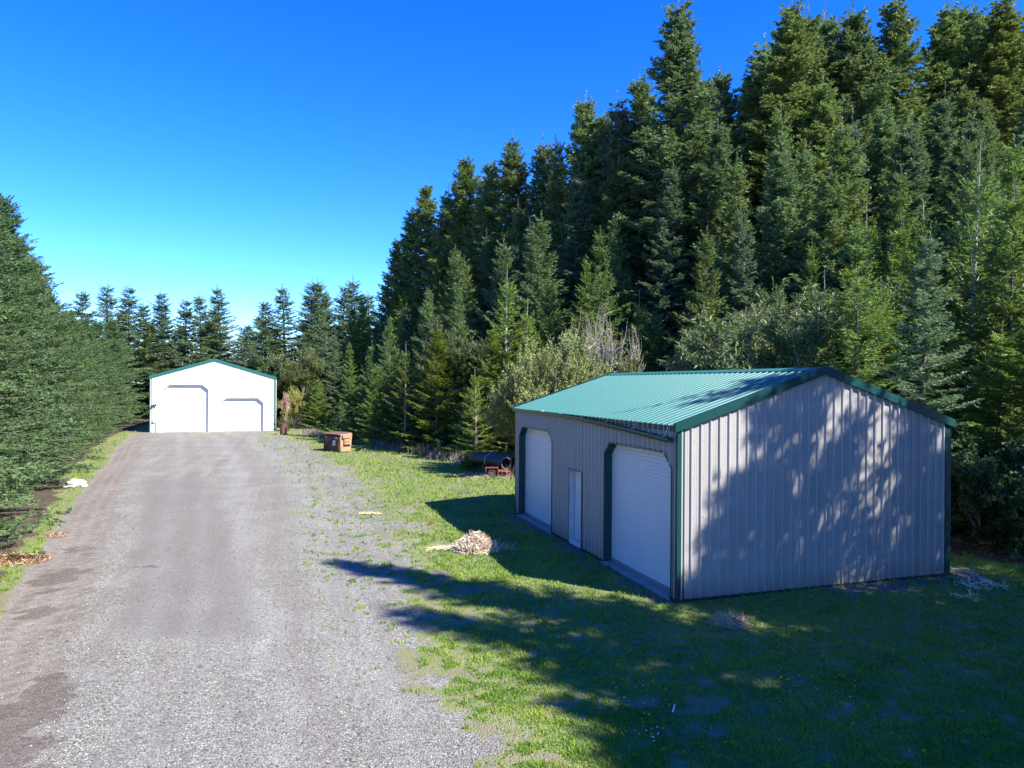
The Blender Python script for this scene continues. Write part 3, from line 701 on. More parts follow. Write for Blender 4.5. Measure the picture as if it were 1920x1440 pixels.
def shrub(key, seed, h, r, leaf, wood, stems=7, levels=4, leaf_n=10, leaf_l=.07, leaf_w=.022, spread=.6, leaf_from=1, gnarl=.35, up=.25):
    q = np.random.default_rng(seed); S = []; seg0 = []; seg1 = []; ra = []; rb = []
    def grow(p, d, l, rad, lev):
        n = 4; pts = [p]
        for k in range(n):
            d = unit(d + q.normal(size=3) * gnarl * .5 + np.array([0, 0, up * .3])); p = p + d * l / n; pts.append(p)
            seg0.append(pts[-2]); seg1.append(p); ra.append(rad * (1 - k / n * .5)); rb.append(rad * (1 - (k + 1) / n * .5))
            if lev < levels and (k > 0 or lev > 0):
                for _ in range(1 + (q.random() < .5)):
                    side = unit(q.normal(size=3)); grow(p, unit(d * .75 + side * .75 + np.array([0, 0, up])), l * (.45 + .25 * q.random()), rad * .5, lev + 1)
            if lev >= leaf_from and leaf_n:
                m = leaf_n; b = p + q.normal(size=(m, 3)) * .06 * l; dd = unit(q.normal(size=(m, 3)) + d * .6)
                S.append(sprigs(b, dd, leaf_l * (.6 + .8 * q.random(m)), leaf_w * (.7 + .6 * q.random(m)), q))
    for s in range(stems):
        an = q.random() * 6.28; d = unit(np.array([math.cos(an) * spread * q.random() * 1.4, math.sin(an) * spread * q.random() * 1.4, 1.0]))
        b = np.array([math.cos(an), math.sin(an), 0]) * .12 * r * q.random(); grow(b, d, h * (.45 + .2 * q.random()), .012 * h, 0)
    Wd = cone_quads(np.array(seg0), np.array(seg1), np.array(ra), np.array(rb), 4)
    S = np.concatenate(S) if S else np.zeros((0, 4, 3))
    mxz = max(Wd[..., 2].max(), .1); k = h / mxz; S = S * 1.0; 
    for arr in (S, Wd): arr[..., 2] *= k
    hr = np.percentile(np.hypot(Wd[..., 0], Wd[..., 1]), 97); kr = r / max(hr, .1)
    for arr in (S, Wd): arr[..., :2] *= kr
    cr = None
    if len(S):
        v = S.reshape(-1, 3); cr = np_mesh('crown', v, np.arange(len(v)).reshape(-1, 4), [M[leaf]])
    v = Wd.reshape(-1, 3); tm = np_mesh('stems', v, np.arange(len(v)).reshape(-1, 4), [M[wood]])
    PROTO[key] = (cr, tm, h); return PROTO[key]

TREES = 0
def plant(key, name, x, y, h, wid=1.0, rz=None, label=None, cat='tree', group=None, tilt=0):
    global TREES; TREES += 1
    cr, tm, ph = PROTO[key]; s = h / ph
    o = empty(name, (x, y, float(zf(np.array([x]), np.array([y]))[0])), random.random() * 6.28 if rz is None else rz); o.scale = (s * wid, s * wid, s)
    o.rotation_euler[0] = tilt if tilt else random.gauss(0, .02)
    tag(o, label, cat, group)
    for nm, me in (('crown', cr), ('stems' if tm.name.startswith('stems') else 'trunk', tm)):
        if me is None: continue
        c = bpy.data.objects.new(nm, me); COL.objects.link(c); c.parent = o
    return o
ORD = 'first second third fourth fifth sixth seventh eighth ninth tenth eleventh twelfth thirteenth fourteenth fifteenth sixteenth seventeenth eighteenth nineteenth twentieth twenty-first twenty-second twenty-third twenty-fourth twenty-fifth twenty-sixth twenty-seventh twenty-eighth twenty-ninth thirtieth'.split()

# prototypes
conifer('big0', 11, 27, 5.6, 'fir_dark', whorl=.52, nb=7, start=.06, power=.80, e_top=26, e_bot=-10, curve=.14, tw_step=.18, tw_len=.78, sub_step=.16, sub_len=.33, sub_w=.052, inner=.15, lv=(.5, .7))
conifer('big1', 12, 27, 5.2, 'fir_dark', whorl=.54, nb=7, start=.06, power=.70, e_top=32, e_bot=-14, curve=.22, tw_step=.18, tw_len=.75, sub_step=.16, sub_len=.32, sub_w=.052, inner=.15, jitter=.38, lv=(.45, .75))
conifer('big2', 13, 27, 5.3, 'fir_blue', whorl=.50, nb=7, start=.06, power=.86, e_top=24, e_bot=-8, curve=.12, tw_step=.19, tw_len=.72, sub_step=.15, sub_len=.31, sub_w=.050, inner=.15, lv=(.5, .7))
conifer('big3', 14, 27, 5.8, 'fir_dark', whorl=.60, nb=7, start=.08, power=.68, e_top=30, e_bot=-16, curve=.26, tw_step=.17, tw_len=.8, sub_step=.15, sub_len=.33, sub_w=.052, inner=.15, jitter=.45, lv=(.35, .9))
conifer('mid2', 23, 14, 3.3, 'fir_young', whorl=.52, nb=6, start=.03, power=.85, e_top=38, e_bot=-4, curve=.14, tw_step=.14, tw_len=.6, sub_step=.115, sub_len=.19, sub_w=.026, inner=.12, lv=(.5, .75))
conifer('mid0', 21, 14, 3.4, 'fir_blue', whorl=.50, nb=6, start=.03, power=.95, e_top=34, e_bot=-4, curve=.10, tw_step=.15, tw_len=.6, sub_step=.12, sub_len=.2, sub_w=.028, inner=.12)
conifer('mid1', 22, 14, 3.2, 'fir_dark', whorl=.48, nb=6, start=.03, power=.88, e_top=36, e_bot=-8, curve=.16, tw_step=.15, tw_len=.6, sub_step=.12, sub_len=.2, sub_w=.028, inner=.12, jitter=.32)
conifer('yng0', 31, 8, 2.2, 'fir_young', wood='bark', whorl=.36, nb=6, start=.04, power=.92, e_top=46, e_bot=4, curve=.12, tw_step=.11, tw_len=.48, sub_step=.09, sub_len=.15, sub_w=.019, inner=.12, leader=.09)
conifer('yng1', 32, 8, 1.9, 'fir_young', wood='bark_grey', whorl=.44, nb=6, start=.05, power=.95, e_top=50, e_bot=8, curve=.16, tw_step=.12, tw_len=.42, sub_step=.09, sub_len=.14, sub_w=.018, inner=.15, leader=.11)
conifer('hdg0', 41, 13, 4.6, 'hemlock', whorl=.31, nb=9, start=.012, power=.60, e_top=50, e_bot=4, curve=-.04, tw_step=.14, tw_len=.7, sub_step=.085, sub_len=.15, sub_w=.021, inner=.32, droop=.10, jitter=.35, leader=.03, lv=(.55, .62))
conifer('hdg1', 42, 13, 4.4, 'hemlock', whorl=.31, nb=9, start=.012, power=.56, e_top=52, e_bot=8, curve=-.10, tw_step=.14, tw_len=.7, sub_step=.085, sub_len=.15, sub_w=.021, inner=.32, droop=.06, jitter=.38, leader=.03, lv=(.55, .62))
shrub('willow', 51, 7, 2.6, 'willow', 'bark_grey', stems=7, levels=3, leaf_n=13, leaf_l=.12, leaf_w=.04, spread=.75)
shrub('bare', 52, 7, 1.5, 'willow', 'bark_grey', stems=2, levels=3, leaf_n=1, leaf_l=.07, spread=.2, leaf_from=3, gnarl=.4, up=.2)
shrub('broom', 53, 4.5, 2.2, 'broom', 'bark_grey', stems=12, levels=3, leaf_n=16, leaf_l=.13, leaf_w=.015, spread=.8, up=.45)
shrub('salal', 54, 1.2, 1.0, 'salal', 'bark', stems=9, levels=2, leaf_n=14, leaf_l=.12, leaf_w=.04, spread=1.0, leaf_from=0)
shrub('laurel', 56, 3.2, 2.0, 'salal', 'bark_grey', stems=9, levels=3, leaf_n=9, leaf_l=.13, leaf_w=.035, spread=.8, leaf_from=1)
shrub('scrub', 55, 1.6, 1.3, 'fir_young', 'bark_grey', stems=10, levels=2, leaf_n=14, leaf_l=.11, leaf_w=.03, spread=.9, leaf_from=0)

PL = []                                        # rough list of occupied spots
def put(key, name, px, D, top, wid=1.0, **kw):
    x = at(px, D); gz = float(zf(np.array([x]), np.array([D]))[0]); h = z_at(px, top, D) - gz
    PL.append((x, D)); return plant(key, name, x, D, h, wid, **kw)

# tall skyline row of the right-hand forest, left to right
sky = [(716, 505, 78, 'mid1'), (742, 440, 76, 'big1'), (770, 385, 74, 'big0'), (797, 335, 72, 'big1'), (826, 345, 70, 'big2'), (865, 285, 68, 'big3'), (897, 312, 66, 'mid1'),
       (930, 290, 64, 'big1'), (962, 245, 62, 'big0'), (1016, 238, 60, 'big2'), (1050, 258, 59, 'mid1'), (1083, 168, 57, 'big3'), (1132, 200, 56, 'big1'), (1176, 175, 54, 'big2'), (1222, 125, 53, 'big1'),
       (1282, -8, 50, 'big0'), (1342, 105, 51, 'big2'), (1398, 130, 51, 'big3'), (1452, -8, 49, 'big0'), (1508, 8, 50, 'big1'), (1568, -10, 51, 'big2'), (1632, 0, 49, 'big3'), (1700, -20, 50, 'big1'),
       (1775, -5, 51, 'big3'), (1850, -25, 49, 'big0'), (1930, -15, 50, 'big1')]
for k, (px, ty, D, key) in enumerate(sky):
    put(key, 'fir_tree', px, D, ty, 1.12 if key != 'mid1' else .95, label='%s tall fir from the left along the skyline of the right-hand forest' % ORD[k], cat='tree', group='tall firs along the forest skyline')
for k, (px, ty, D, key) in enumerate([(1350, 125, 57, 'big1'), (1425, 75, 56, 'big0'), (1480, 38, 57, 'big1'), (1538, 30, 58, 'big3'), (1600, 45, 56, 'big0'), (1665, 22, 57, 'big2'), (1738, 30, 58, 'big1'), (1812, 12, 57, 'big3'), (1890, 18, 56, 'big0')]):
    put(key, 'fir_tree', px, D, ty, 1.3, label='%s fir from the left peeking between the tallest firs at the upper right' % ORD[k], cat='tree', group='firs peeking between the upper right skyline firs')
# low bright firs and saplings at the forest edge (photograph column, top row, distance)
edge = [(702, 682, 51.5, 'yng0', 1.0, 'small bright fir with a bare lower trunk right of the rusty dumpster'),
        (598, 705, 69, 'yng0', 1.25, 'yellow-green young fir between the garage and the dumpster'),
        (640, 755, 56, 'yng1', 1.5, 'low dark fir sapling directly behind the rusty dumpster'),
        (820, 600, 46, 'yng0', 1.05, 'broad bright green fir standing right of the bare-trunked small fir'),
        (893, 688, 41, 'yng1', 1.25, 'short yellow-green fir above the black pipes on the trailer'),
        (760, 640, 50, 'yng1', 1.1, 'slim green fir between the bare-trunked fir and the broad bright fir'),
        (948, 495, 44, 'yng1', .95, 'tall thin-topped fir left of the yellowing shrub'),
        (1030, 505, 45, 'yng0', .9, 'bushy green fir behind the yellowing shrub'),
        (1163, 400, 48, 'mid1', .85, 'pointed mid-height fir rising above the bare grey tree'),
        (1236, 570, 42, 'yng0', .95, 'bright green fir right of the bare grey trees above the shed roof'),
        (1270, 622, 39, 'yng1', .8, 'small sparse fir sapling peeking above the middle of the shed roof'),
        (1311, 585, 39, 'yng1', .95, 'pale green young fir with a long leader above the shed roof middle'),
        (1395, 640, 36, 'yng1', 1.1, 'low yellow-green sapling just above the shed roof right of the long-leader fir'),
        (1358, 655, 37, 'yng1', .9, 'tiny fir top barely above the shed roof between two larger saplings'),
        (1410, 368, 37, 'mid0', .75, 'slim dark fir standing in the shade above the shed ridge'),
        (1340, 470, 40, 'mid1', .8, 'shaded fir behind the pale green long-leader sapling'),
        (1550, 508, 28, 'yng1', 1.0, 'young fir with upright leader directly above the shed gable peak'),
        (1622, 372, 32, 'yng1', .8, 'sunlit fir whose bare leader rises right of the broom shrub'),
        (1690, 392, 30, 'yng0', .9, 'leftmost of the sunlit firs crowded above the right roof slope'),
        (1745, 365, 28, 'yng1', .95, 'fir with twin leaders in the sunlit clump above the right roof slope'),
        (1812, 268, 27, 'yng1', .95, 'tallest sunlit young fir with a pale bare trunk near the right edge'),
        (1885, 330, 25, 'yng0', 1.0, 'sunlit young fir beside the right edge of the view'),
        (1660, 520, 26, 'yng0', 1.1, 'bushy young fir close behind the right roof slope'),
        (1760, 560, 24.5, 'yng0', 1.2, 'broad half-shaded fir close above the right eave of the shed'),
        (1868, 600, 22.0, 'yng0', 1.25, 'deep green fir in shade beyond the right corner of the shed'),
        (1950, 520, 21.0, 'yng0', 1.3, 'dark fir cut by the right edge of the view'),
        (1480, 600, 31, 'yng0', 1.1, 'dense green fir just left above the shed gable peak'),
        (985, 560, 42, 'yng1', 1.1, 'bright narrow fir just left of the yellowing shrub'),
        (860, 545, 48, 'mid2', .8, 'tall yellow-green fir behind the broad bright fir'),
        (925, 600, 43, 'yng0', 1.0, 'bright fir above and left of the trailer'),
        (655, 640, 57, 'mid2', .9, 'mid-height green fir rising behind the dumpster'),
        (628, 620, 71, 'mid0', .9, 'bluish fir between garage and dumpster'),
        (730, 590, 52, 'mid2', .8, 'yellow-green fir rising behind the bare-trunked small fir'),
        (1200, 545, 43, 'yng1', 1.0, 'thin bright fir just right of the bare grey trees'),
        (1445, 520, 34, 'yng0', 1.0, 'green fir among the broom shrubs above the roof'),
        (1590, 470, 30, 'yng0', .9, 'green fir immediately right of the gable peak sapling'),
        (1515, 450, 33, 'mid2', .7, 'yellow-green fir behind the olive broom shrub'),
        (1100, 480, 46, 'mid2', .8, 'yellow-green fir behind the leafless reddish tree'),
        (1900, 760, 20.3, 'yng0', 1.5, 'low spreading dark fir nearest the right corner of the shed')]
for px, ty, D, key, w, lab in edge: put(key, 'young_fir', px, D, ty, w, label=lab, cat='tree', group='young firs at the forest edge')
# back row behind the garage
back = [(150, 545), (197, 527), (240, 527), (272, 560), (303, 533), (345, 556), (378, 548), (417, 528), (458, 600), (495, 562), (534, 530), (583, 520), (606, 516), (633, 530), (671, 518), (695, 545)]
for k, (px, ty) in enumerate(back):
    put('mid0' if k % 3 else 'mid1', 'spruce_tree', px, 86 + (k * 37 % 9), ty + (k * 29 % 13) - 5, 1.55, label='%s dark spruce from the left in the row behind the white garage' % ORD[k], cat='tree', group='spruces behind the garage')
for k in range(16):
    px = 150 + k * 37; x = at(px, 97); PL.append((x, 97)); plant('mid1', 'spruce_tree', x, 97 + (k * 13 % 5), 12.5 + (k * 7 % 5) * .6, 1.7, label='dark spruce filling the second row behind the white garage', cat='tree', group='second row of spruces behind the garage')
# left hedge of tall drooping evergreens
hd = [(9.0, -8.2, 12.0), (12.5, -8.8, 12.0), (16.0, -9.7, 12.2), (19.5, -10.6, 12.6), (23.0, -11.8, 12.2), (27, -12.5, 13.0), (30.5, -13.0, 12.4), (34.5, -13.5, 13.6), (38.5, -14.1, 12.2), (42.5, -14.8, 11.8), (47, -15.6, 10.8), (51, -16.2, 10.4), (55.5, -16.8, 10.0), (60, -17.2, 9.8), (65, -17.7, 10.2), (70, -18, 10.5), (75, -18, 11)]
for k, (y, a, h) in enumerate(hd):
    w = .86 if y < 20 else (.95 if y < 45 else 1.0)
    plant('hdg%d' % (k % 2), 'cypress_tree', a - TA * y, y, h, w, label='%s drooping evergreen of the left hedge counted from the camera' % ORD[k], cat='tree', group='evergreens forming the left hedge')
    if k % 2 == 0: plant('hdg1', 'cypress_tree', a - 4.6 - TA * y, y + 1.5, h * 1.0, .95, label='evergreen in the hidden rear line of the left hedge', cat='tree', group='rear line of the left hedge')
# middle rows filling the right forest
LIT = [ground_at(628, 845), ground_at(532, 815), (-20.5, 65.5), ground_at(930, 893), ground_at(955, 896)]
LIT2 = [(at(p_, d_), d_) for p_, d_ in ((702, 51.5), (820, 46), (893, 41), (760, 50), (925, 43), (598, 69), (1050, 36))]
def blocks(x, y, h, r_=1.8):
    for (tx, ty) in LIT2:
        dx, dy = x - tx, y - ty; al = dx * .843 - dy * .537; pe = abs(dx * .537 + dy * .843)
        if 0 < al < 16 and pe < r_ * .7 + .8 and h > al * .93 + 2.2: return True
    for (tx, ty) in LIT:
        dx, dy = x - tx, y - ty; al = dx * .843 - dy * .537; pe = abs(dx * .537 + dy * .843)
        if 0 < al < 25 and pe < r_ + 1.2 and h > al * .93 - 1.5: return True
    return False
def far_enough(x, y, d):
    return all((x - a) ** 2 + (y - b) ** 2 > d * d for a, b in PL)
SKX = [t[0] for t in sky]; SKD = [t[2] for t in sky]; SKT = [max(t[1], 40 if t[0] > 1420 or t[0] == 1282 else 0) for t in sky]
EX = [560, 700, 820, 950, 1100, 1300, 1450, 1600, 1750, 1920, 2100]; ET = [650, 650, 610, 570, 560, 570, 540, 450, 410, 390, 380]
rr = random.Random(5); cnt = 0; tries = 0
while cnt < 118 and tries < 9000:
    tries += 1; px = rr.uniform(560, 2080); Ds = float(np.interp(px, SKX, SKD)) if px > 716 else 80
    D = rr.uniform(19, Ds - 1.5); x = at(px, D); a = A_(x, D); 
    if a < aF(D) + 2.6 or (940 < px < 1240 and D < 41) or (1400 < px < 1560 and D < 34): continue
    De = min(d for d in range(16, 90) if A_(at(px, d), d) > aF(d)) if any(A_(at(px, d), d) > aF(d) for d in range(16, 90)) else 60
    sxl, syl = shed_local(x, D)
    if -2 < sxl < 10 and -2 < syl < 13: continue
    t = min(1, max(0, (D - De) / max(4, Ds - De)))
    if not far_enough(x, D, 2.1 + 1.0 * t): continue
    e_t = float(np.interp(px, EX, ET)); s_t = float(np.interp(px, SKX, SKT)) + 70 if px > 716 else 560
    top = e_t + (s_t - e_t) * t ** .9 + rr.uniform(-28, 40)
    gz = float(zf(np.array([x]), np.array([D]))[0]); h = min(25, z_at(px, top, D) - gz)
    if h < 3 or blocks(x, D, h, 1 + .1 * h): continue
    PL.append((x, D)); cnt += 1
    key = rr.choice(['mid2', 'yng1', 'yng0']) if h < 8.5 else (rr.choice(['mid0', 'mid1', 'mid2', 'mid2', 'mid1']) if h < 15 else rr.choice(['big0', 'big1', 'big2', 'big3', 'mid1']))
    plant(key, 'fir_tree', x, D, h, rr.uniform(.9, 1.15), label='fir crowded among others between the sunlit edge and the tall skyline firs', cat='tree', group='mid-height firs inside the forest')
cnt = 0; tries = 0
while cnt < 44 and tries < 6000:                # rows behind the skyline row
    tries += 1; px = rr.uniform(730, 2050); D = float(np.interp(px, SKX, SKD)) + rr.uniform(3, 22); x = at(px, D)
    if not far_enough(x, D, 3.0): continue
    top = np.interp(px, SKX, SKT) + rr.uniform(45, 170)
    h = min(27, z_at(px, top, D) - float(zf(np.array([x]), np.array([D]))[0]))
    if h < 9: continue
    PL.append((x, D)); cnt += 1
    plant(rr.choice(['big0', 'big1', 'big2', 'big3']), 'fir_tree', x, D, h, rr.uniform(.95, 1.2), label='tall dark fir standing deep in the forest behind the skyline firs', cat='tree', group='tall firs deep in the forest')
# forest wall low filler directly behind edge (young firs)
for k in range(34):
    y = rr.uniform(22, 64); a = aF(y) + rr.uniform(1.6, 5.5); x = a - TA * y
    if not far_enough(x, y, 1.7): continue
    sxl, syl = shed_local(x, y)
    if -1.5 < sxl < 9 and -1 < syl < 12: continue
    hh_ = rr.uniform(3.2, 6.5)
    if blocks(x, y, hh_, 1.2): continue
    PL.append((x, y)); plant(rr.choice(['yng0', 'yng1', 'mid1', 'mid0']), 'young_fir', x, y, hh_, rr.uniform(1.0, 1.4), label='small fir filling a gap low in the forest edge', cat='tree', group='small firs low in the forest edge')
# shrubs
for key, nm, px, ty, D, w, lab, cat in [
    ('willow', 'deciduous_shrub', 1052, 600, 35.2, 1.15, 'yellowing leafy shrub behind the far corner of the shed', 'shrub'),
    ('willow', 'deciduous_shrub', 1000, 665, 35, .9, 'lower yellow-green leafy shrub left of the shed roof corner', 'shrub'),
    ('willow', 'deciduous_shrub', 1185, 650, 36, .7, 'sparse pale leafy shrub under the bare grey trees', 'shrub'),
    ('bare', 'bare_tree', 1124, 562, 38, .8, 'leafless grey tree with pale trunk above the shed roof', 'tree'),
    ('bare', 'bare_tree', 1085, 575, 39, .6, 'leafless reddish-grey twiggy tree left of the pale-trunked one', 'tree'),
    ('bare', 'bare_tree', 1172, 596, 38, .65, 'leafless thin grey tree right of the pale-trunked one', 'tree'),
    ('broom', 'broom_shrub', 1490, 512, 29, 1.0, 'olive broom shrub with bare grey twigs above the shed gable', 'shrub'),
    ('broom', 'broom_shrub', 1422, 575, 31, .8, 'grey twiggy broom shrub left of the olive one', 'shrub'),
    ('broom', 'broom_shrub', 900, 580, 50, .75, 'large olive shrub among the firs above the pipe trailer', 'shrub'),
    ('broom', 'broom_shrub', 560, 650, 73, .9, 'olive shrub behind the yellow-green young fir near the garage', 'shrub'),
    ('willow', 'deciduous_shrub', 552, 715, 70, .8, 'yellow-leaved shrub behind the pink plumes', 'shrub'),
    ('scrub', 'scrub_bush', 640, 790, 54, 1.5, 'low grey-green bush right behind the dumpster', 'bush'),
    ('scrub', 'scrub_bush', 886, 858, 37, 1.3, 'low green bush left of the black pipes', 'bush'),
    ('laurel', 'scrub_bush', 1850, 800, 20.4, .8, 'dark leafy bush hugging the right corner of the shed', 'bush'),
    ('salal', 'scrub_bush', 1905, 960, 19.3, 1.3, 'low dark leafy bush at the right edge of the view', 'bush'),
    ('salal', 'scrub_bush', 672, 838, 47, 1.3, 'small dark bush at the right foot of the dumpster', 'bush')]:
    put(key, nm, px, D, ty, w, label=lab, cat=cat)
for k in range(16):
    y = 27 + k * 2.2; a = float(aF(np.array(y))) + .9 + rr.uniform(-.3, .8); x = a - TA * y
    if k in (4, 5): continue
    plant(rr.choice(['scrub', 'salal', 'scrub']), 'scrub_bush', x, y, rr.uniform(.8, 1.6), rr.uniform(1, 1.5), label='low scrubby bush along the foot of the forest edge', cat='bush', group='low bushes along the forest edge')
# trees outside the view to the right whose shade falls on lawn and shed
shade = [(12.6, 6.9, 19.5, 'big1', .72), (13.2, 4.6, 17.6, 'mid1', .95), (14.2, 1.6, 16.0, 'big2', .75), (15.5, .6, 16.2, 'big0', .75), (15.6, 4.5, 16, 'mid1', 1.1), (13.8, 9.2, 13.7, 'yng1', 1.25),
         (17.5, -2.5, 17, 'big1', .9), (19.5, 2.5, 19, 'big0', .9), (20, 6.5, 16.5, 'mid1', 1.2), (16.4, 9.6, 18.3, 'yng1', 1.2), (14.8, -.2, 15.8, 'mid1', 1.0), (13.5, 2.8, 15.3, 'mid0', 1.2), (15.5, -2.2, 16, 'mid1', .9), (14.0, .8, 14.8, 'mid0', 1.2), (19, 10.4, 16.6, 'mid1', .95), (12.0, 2.8, 9, 'yng0', 1.2), (14.5, -3.5, 13, 'mid1', 1.2), (22, -2, 18, 'big1', 1), (21.5, 12.5, 17, 'mid0', 1.0), (16.5, 6.8, 15, 'mid0', 1.0)]
for x, y, h, key, w in shade:
    plant(key, 'fir_tree', x, y, h, w, label='fir standing outside the view right of the camera', cat='tree', group='firs right of the camera')

# ------------------------------------------------------------------ smaller things
# dumpster
cx, cy = ground_at(638, 848); dum = empty('dumpster', (cx, cy, 0), R(-40)); dum['label'] = 'rusty brown steel dumpster with a white notice on the grass'; dum['category'] = 'dumpster'
w, dpt, hh = 1.72, .95, 1.16
mb = MB(); mb.prism([(0.06, .03), (-.0, hh * .8), (.12, hh), (dpt, hh + .04), (dpt - .1, .03)], 'x', -w, 0); mb.build('bin_body', M['rust'], dum)
mb = MB(); mb.prism([(.05, .04), (-.012, hh * .8), (.11, hh + .004), (dpt, hh + .044), (dpt - .1, .04)], 'x', .002, .03); mb.build('side_panel', M['rust_sunlit'], dum)  # sun-facing side painted lighter than the body
mb = MB(); mb.prism([(-.08, hh - .02), (-.08, hh + .03), (dpt, hh + .09), (dpt, hh + .05)], 'x', -w - .04, -.02); lid = mb.build('lid', M['rust'], dum)
mb = MB(); mb.tube([(-w - .02, -.09, hh + .01), (.0, -.09, hh + .01)], .03, 8); mb.build('lid_bar', M['rust_sunlit'], lid)
mb = MB(); mb.box(.03, .16, .12, dpt - .16, hh - .25, hh - .02); mb.box(.03, .05, .02, dpt - .02, hh - .16, hh + .02); mb.build('top_flange', M['rust_sunlit'], dum)
mb = MB(); mb.prism([(.25, .5), (.25, .86), (.75, .86), (.75, .5)], 'x', .032, .15); mb.build('lifting_sleeve', M['rust_sunlit'], dum)
mb = MB(); mb.prism([(.24, .36), (.24, .48), (.76, .48), (.76, .36)], 'x', .032, .05); mb.box(.15, .16, .30, .38, .62, .70); mb.box(.15, .16, .5, .58, .62, .70); mb.build('sleeve_slot', M['inside'], dum)
mb = MB(); mb.prism([(.15, .5), (.15, .86), (.7, .86), (.7, .5)], 'x', -w - .12, -w - .002); mb.build('lifting_sleeve', M['rust'], dum)
mb = MB()                                       # diagonal brace and upright ribs
def fy_(z): return .06 - .06 * min(1, z / (hh * .8))
for (xa, za, xb, zb, hw) in ((-w + .22, .28, -w + .95, .86, .065),):
    d = Vector((xb - xa, 0, zb - za)).normalized(); nn = Vector((-d.z, 0, d.x)) * hw; pts = [Vector((xa, 0, za)) - nn, Vector((xb, 0, zb)) - nn, Vector((xb, 0, zb)) + nn, Vector((xa, 0, za)) + nn]
    mb.mesh([(p.x, fy_(p.z) - .06, p.z) for p in pts] + [(p.x, fy_(p.z) + .01, p.z) for p in pts], [(0, 1, 2, 3), (0, 4, 5, 1), (1, 5, 6, 2), (2, 6, 7, 3), (3, 7, 4, 0)])
mb.build('diagonal_brace', M['dark'], dum)
mb = MB(); mb.box(-w - .01, .0, -.035, .05, .60, .68) if False else None
for xx in (-w + .0, -.62, -.12): mb = MB(); mb.box(xx, xx + .05, -.03, .03, .1, .95); mb.build('stiffener', M['rust'], dum)
mb = MB(); mb.box(-w + .95, -.05, -.034, .02, .80, .86); mb.build('stiffener', M['rust'], dum)
mb = MB(); mb.box(-w + .99, -w + 1.28, -.040, -.031, .42, .76); sg = mb.build('notice_plate', M['signwhite'], dum)
mb = MB()
for k, (px_, pz_) in enumerate(((.07, .66), (.115, .625), (.16, .585), (.20, .55))):
    x0 = -w + .99 + px_
    mb.box(x0, x0 + .012, -.0435, -.0405, pz_ - .05, pz_ + .04)
    mb.box(x0 + .013, x0 + .035, -.0435, -.0405, pz_ + .026, pz_ + .04)
    if k % 2: mb.box(x0 + .013, x0 + .035, -.0435, -.0405, pz_ - .05, pz_ - .036); mb.box(x0 + .036, x0 + .047, -.0435, -.0405, pz_ - .04, pz_ + .03)
mb.build('slanted_lettering', M['ink'], sg)
mb = MB()
for xx in (-w + .18, -.52, -.38): mb.box(xx, xx + .1, -.034, -.02, .87, .96)
mb.build('paper_sticker', M['straw_white'], dum)
# rusty burn barrel on blocks
cx, cy = ground_at(532, 815); ba = empty('steel_drum', (cx, cy, 0)); tag(ba, 'rusty red steel drum standing on blocks beside the white garage', 'barrel')
mb = MB(); zs = [.10, .13, .40, .42, .44, .68, .70, .72, .96, .98]; rs = [.29, .30, .295, .31, .295, .295, .31, .295, .30, .305]
mb.tube([(0, 0, z) for z in zs], rs, 20, cap=False)
mb.tube([(0, 0, .98), (0, 0, .14)], [.285, .27], 20); mb.build('drum_body', M['rust_red'], ba, recalc=False)
mb = MB(); mb.tube([(math.cos(t) * .30, math.sin(t) * .30, .985) for t in np.linspace(0, 6.28, 21)], .013, 5); mb.build('drum_rim', M['rust_red'], ba)
mb = MB()
for x_, y_ in ((-.28, -.1), (.3, -.05), (0, .25)): mb.box(x_ - .13, x_ + .13, y_ - .1, y_ + .1, 0, .1)
mb.build('support_blocks', M['block'], ba); 
bx_, by_ = ground_at(518, 813); mb = MB(); mb.box(-.5, .42, -.1, .1, 0, .09); o = mb.build('plank', M['weathered_wood']); o.location = (bx_, by_, 0); o.rotation_euler = (0, 0, .15); tag(o, 'dark weathered plank lying left of the red drum', 'plank')
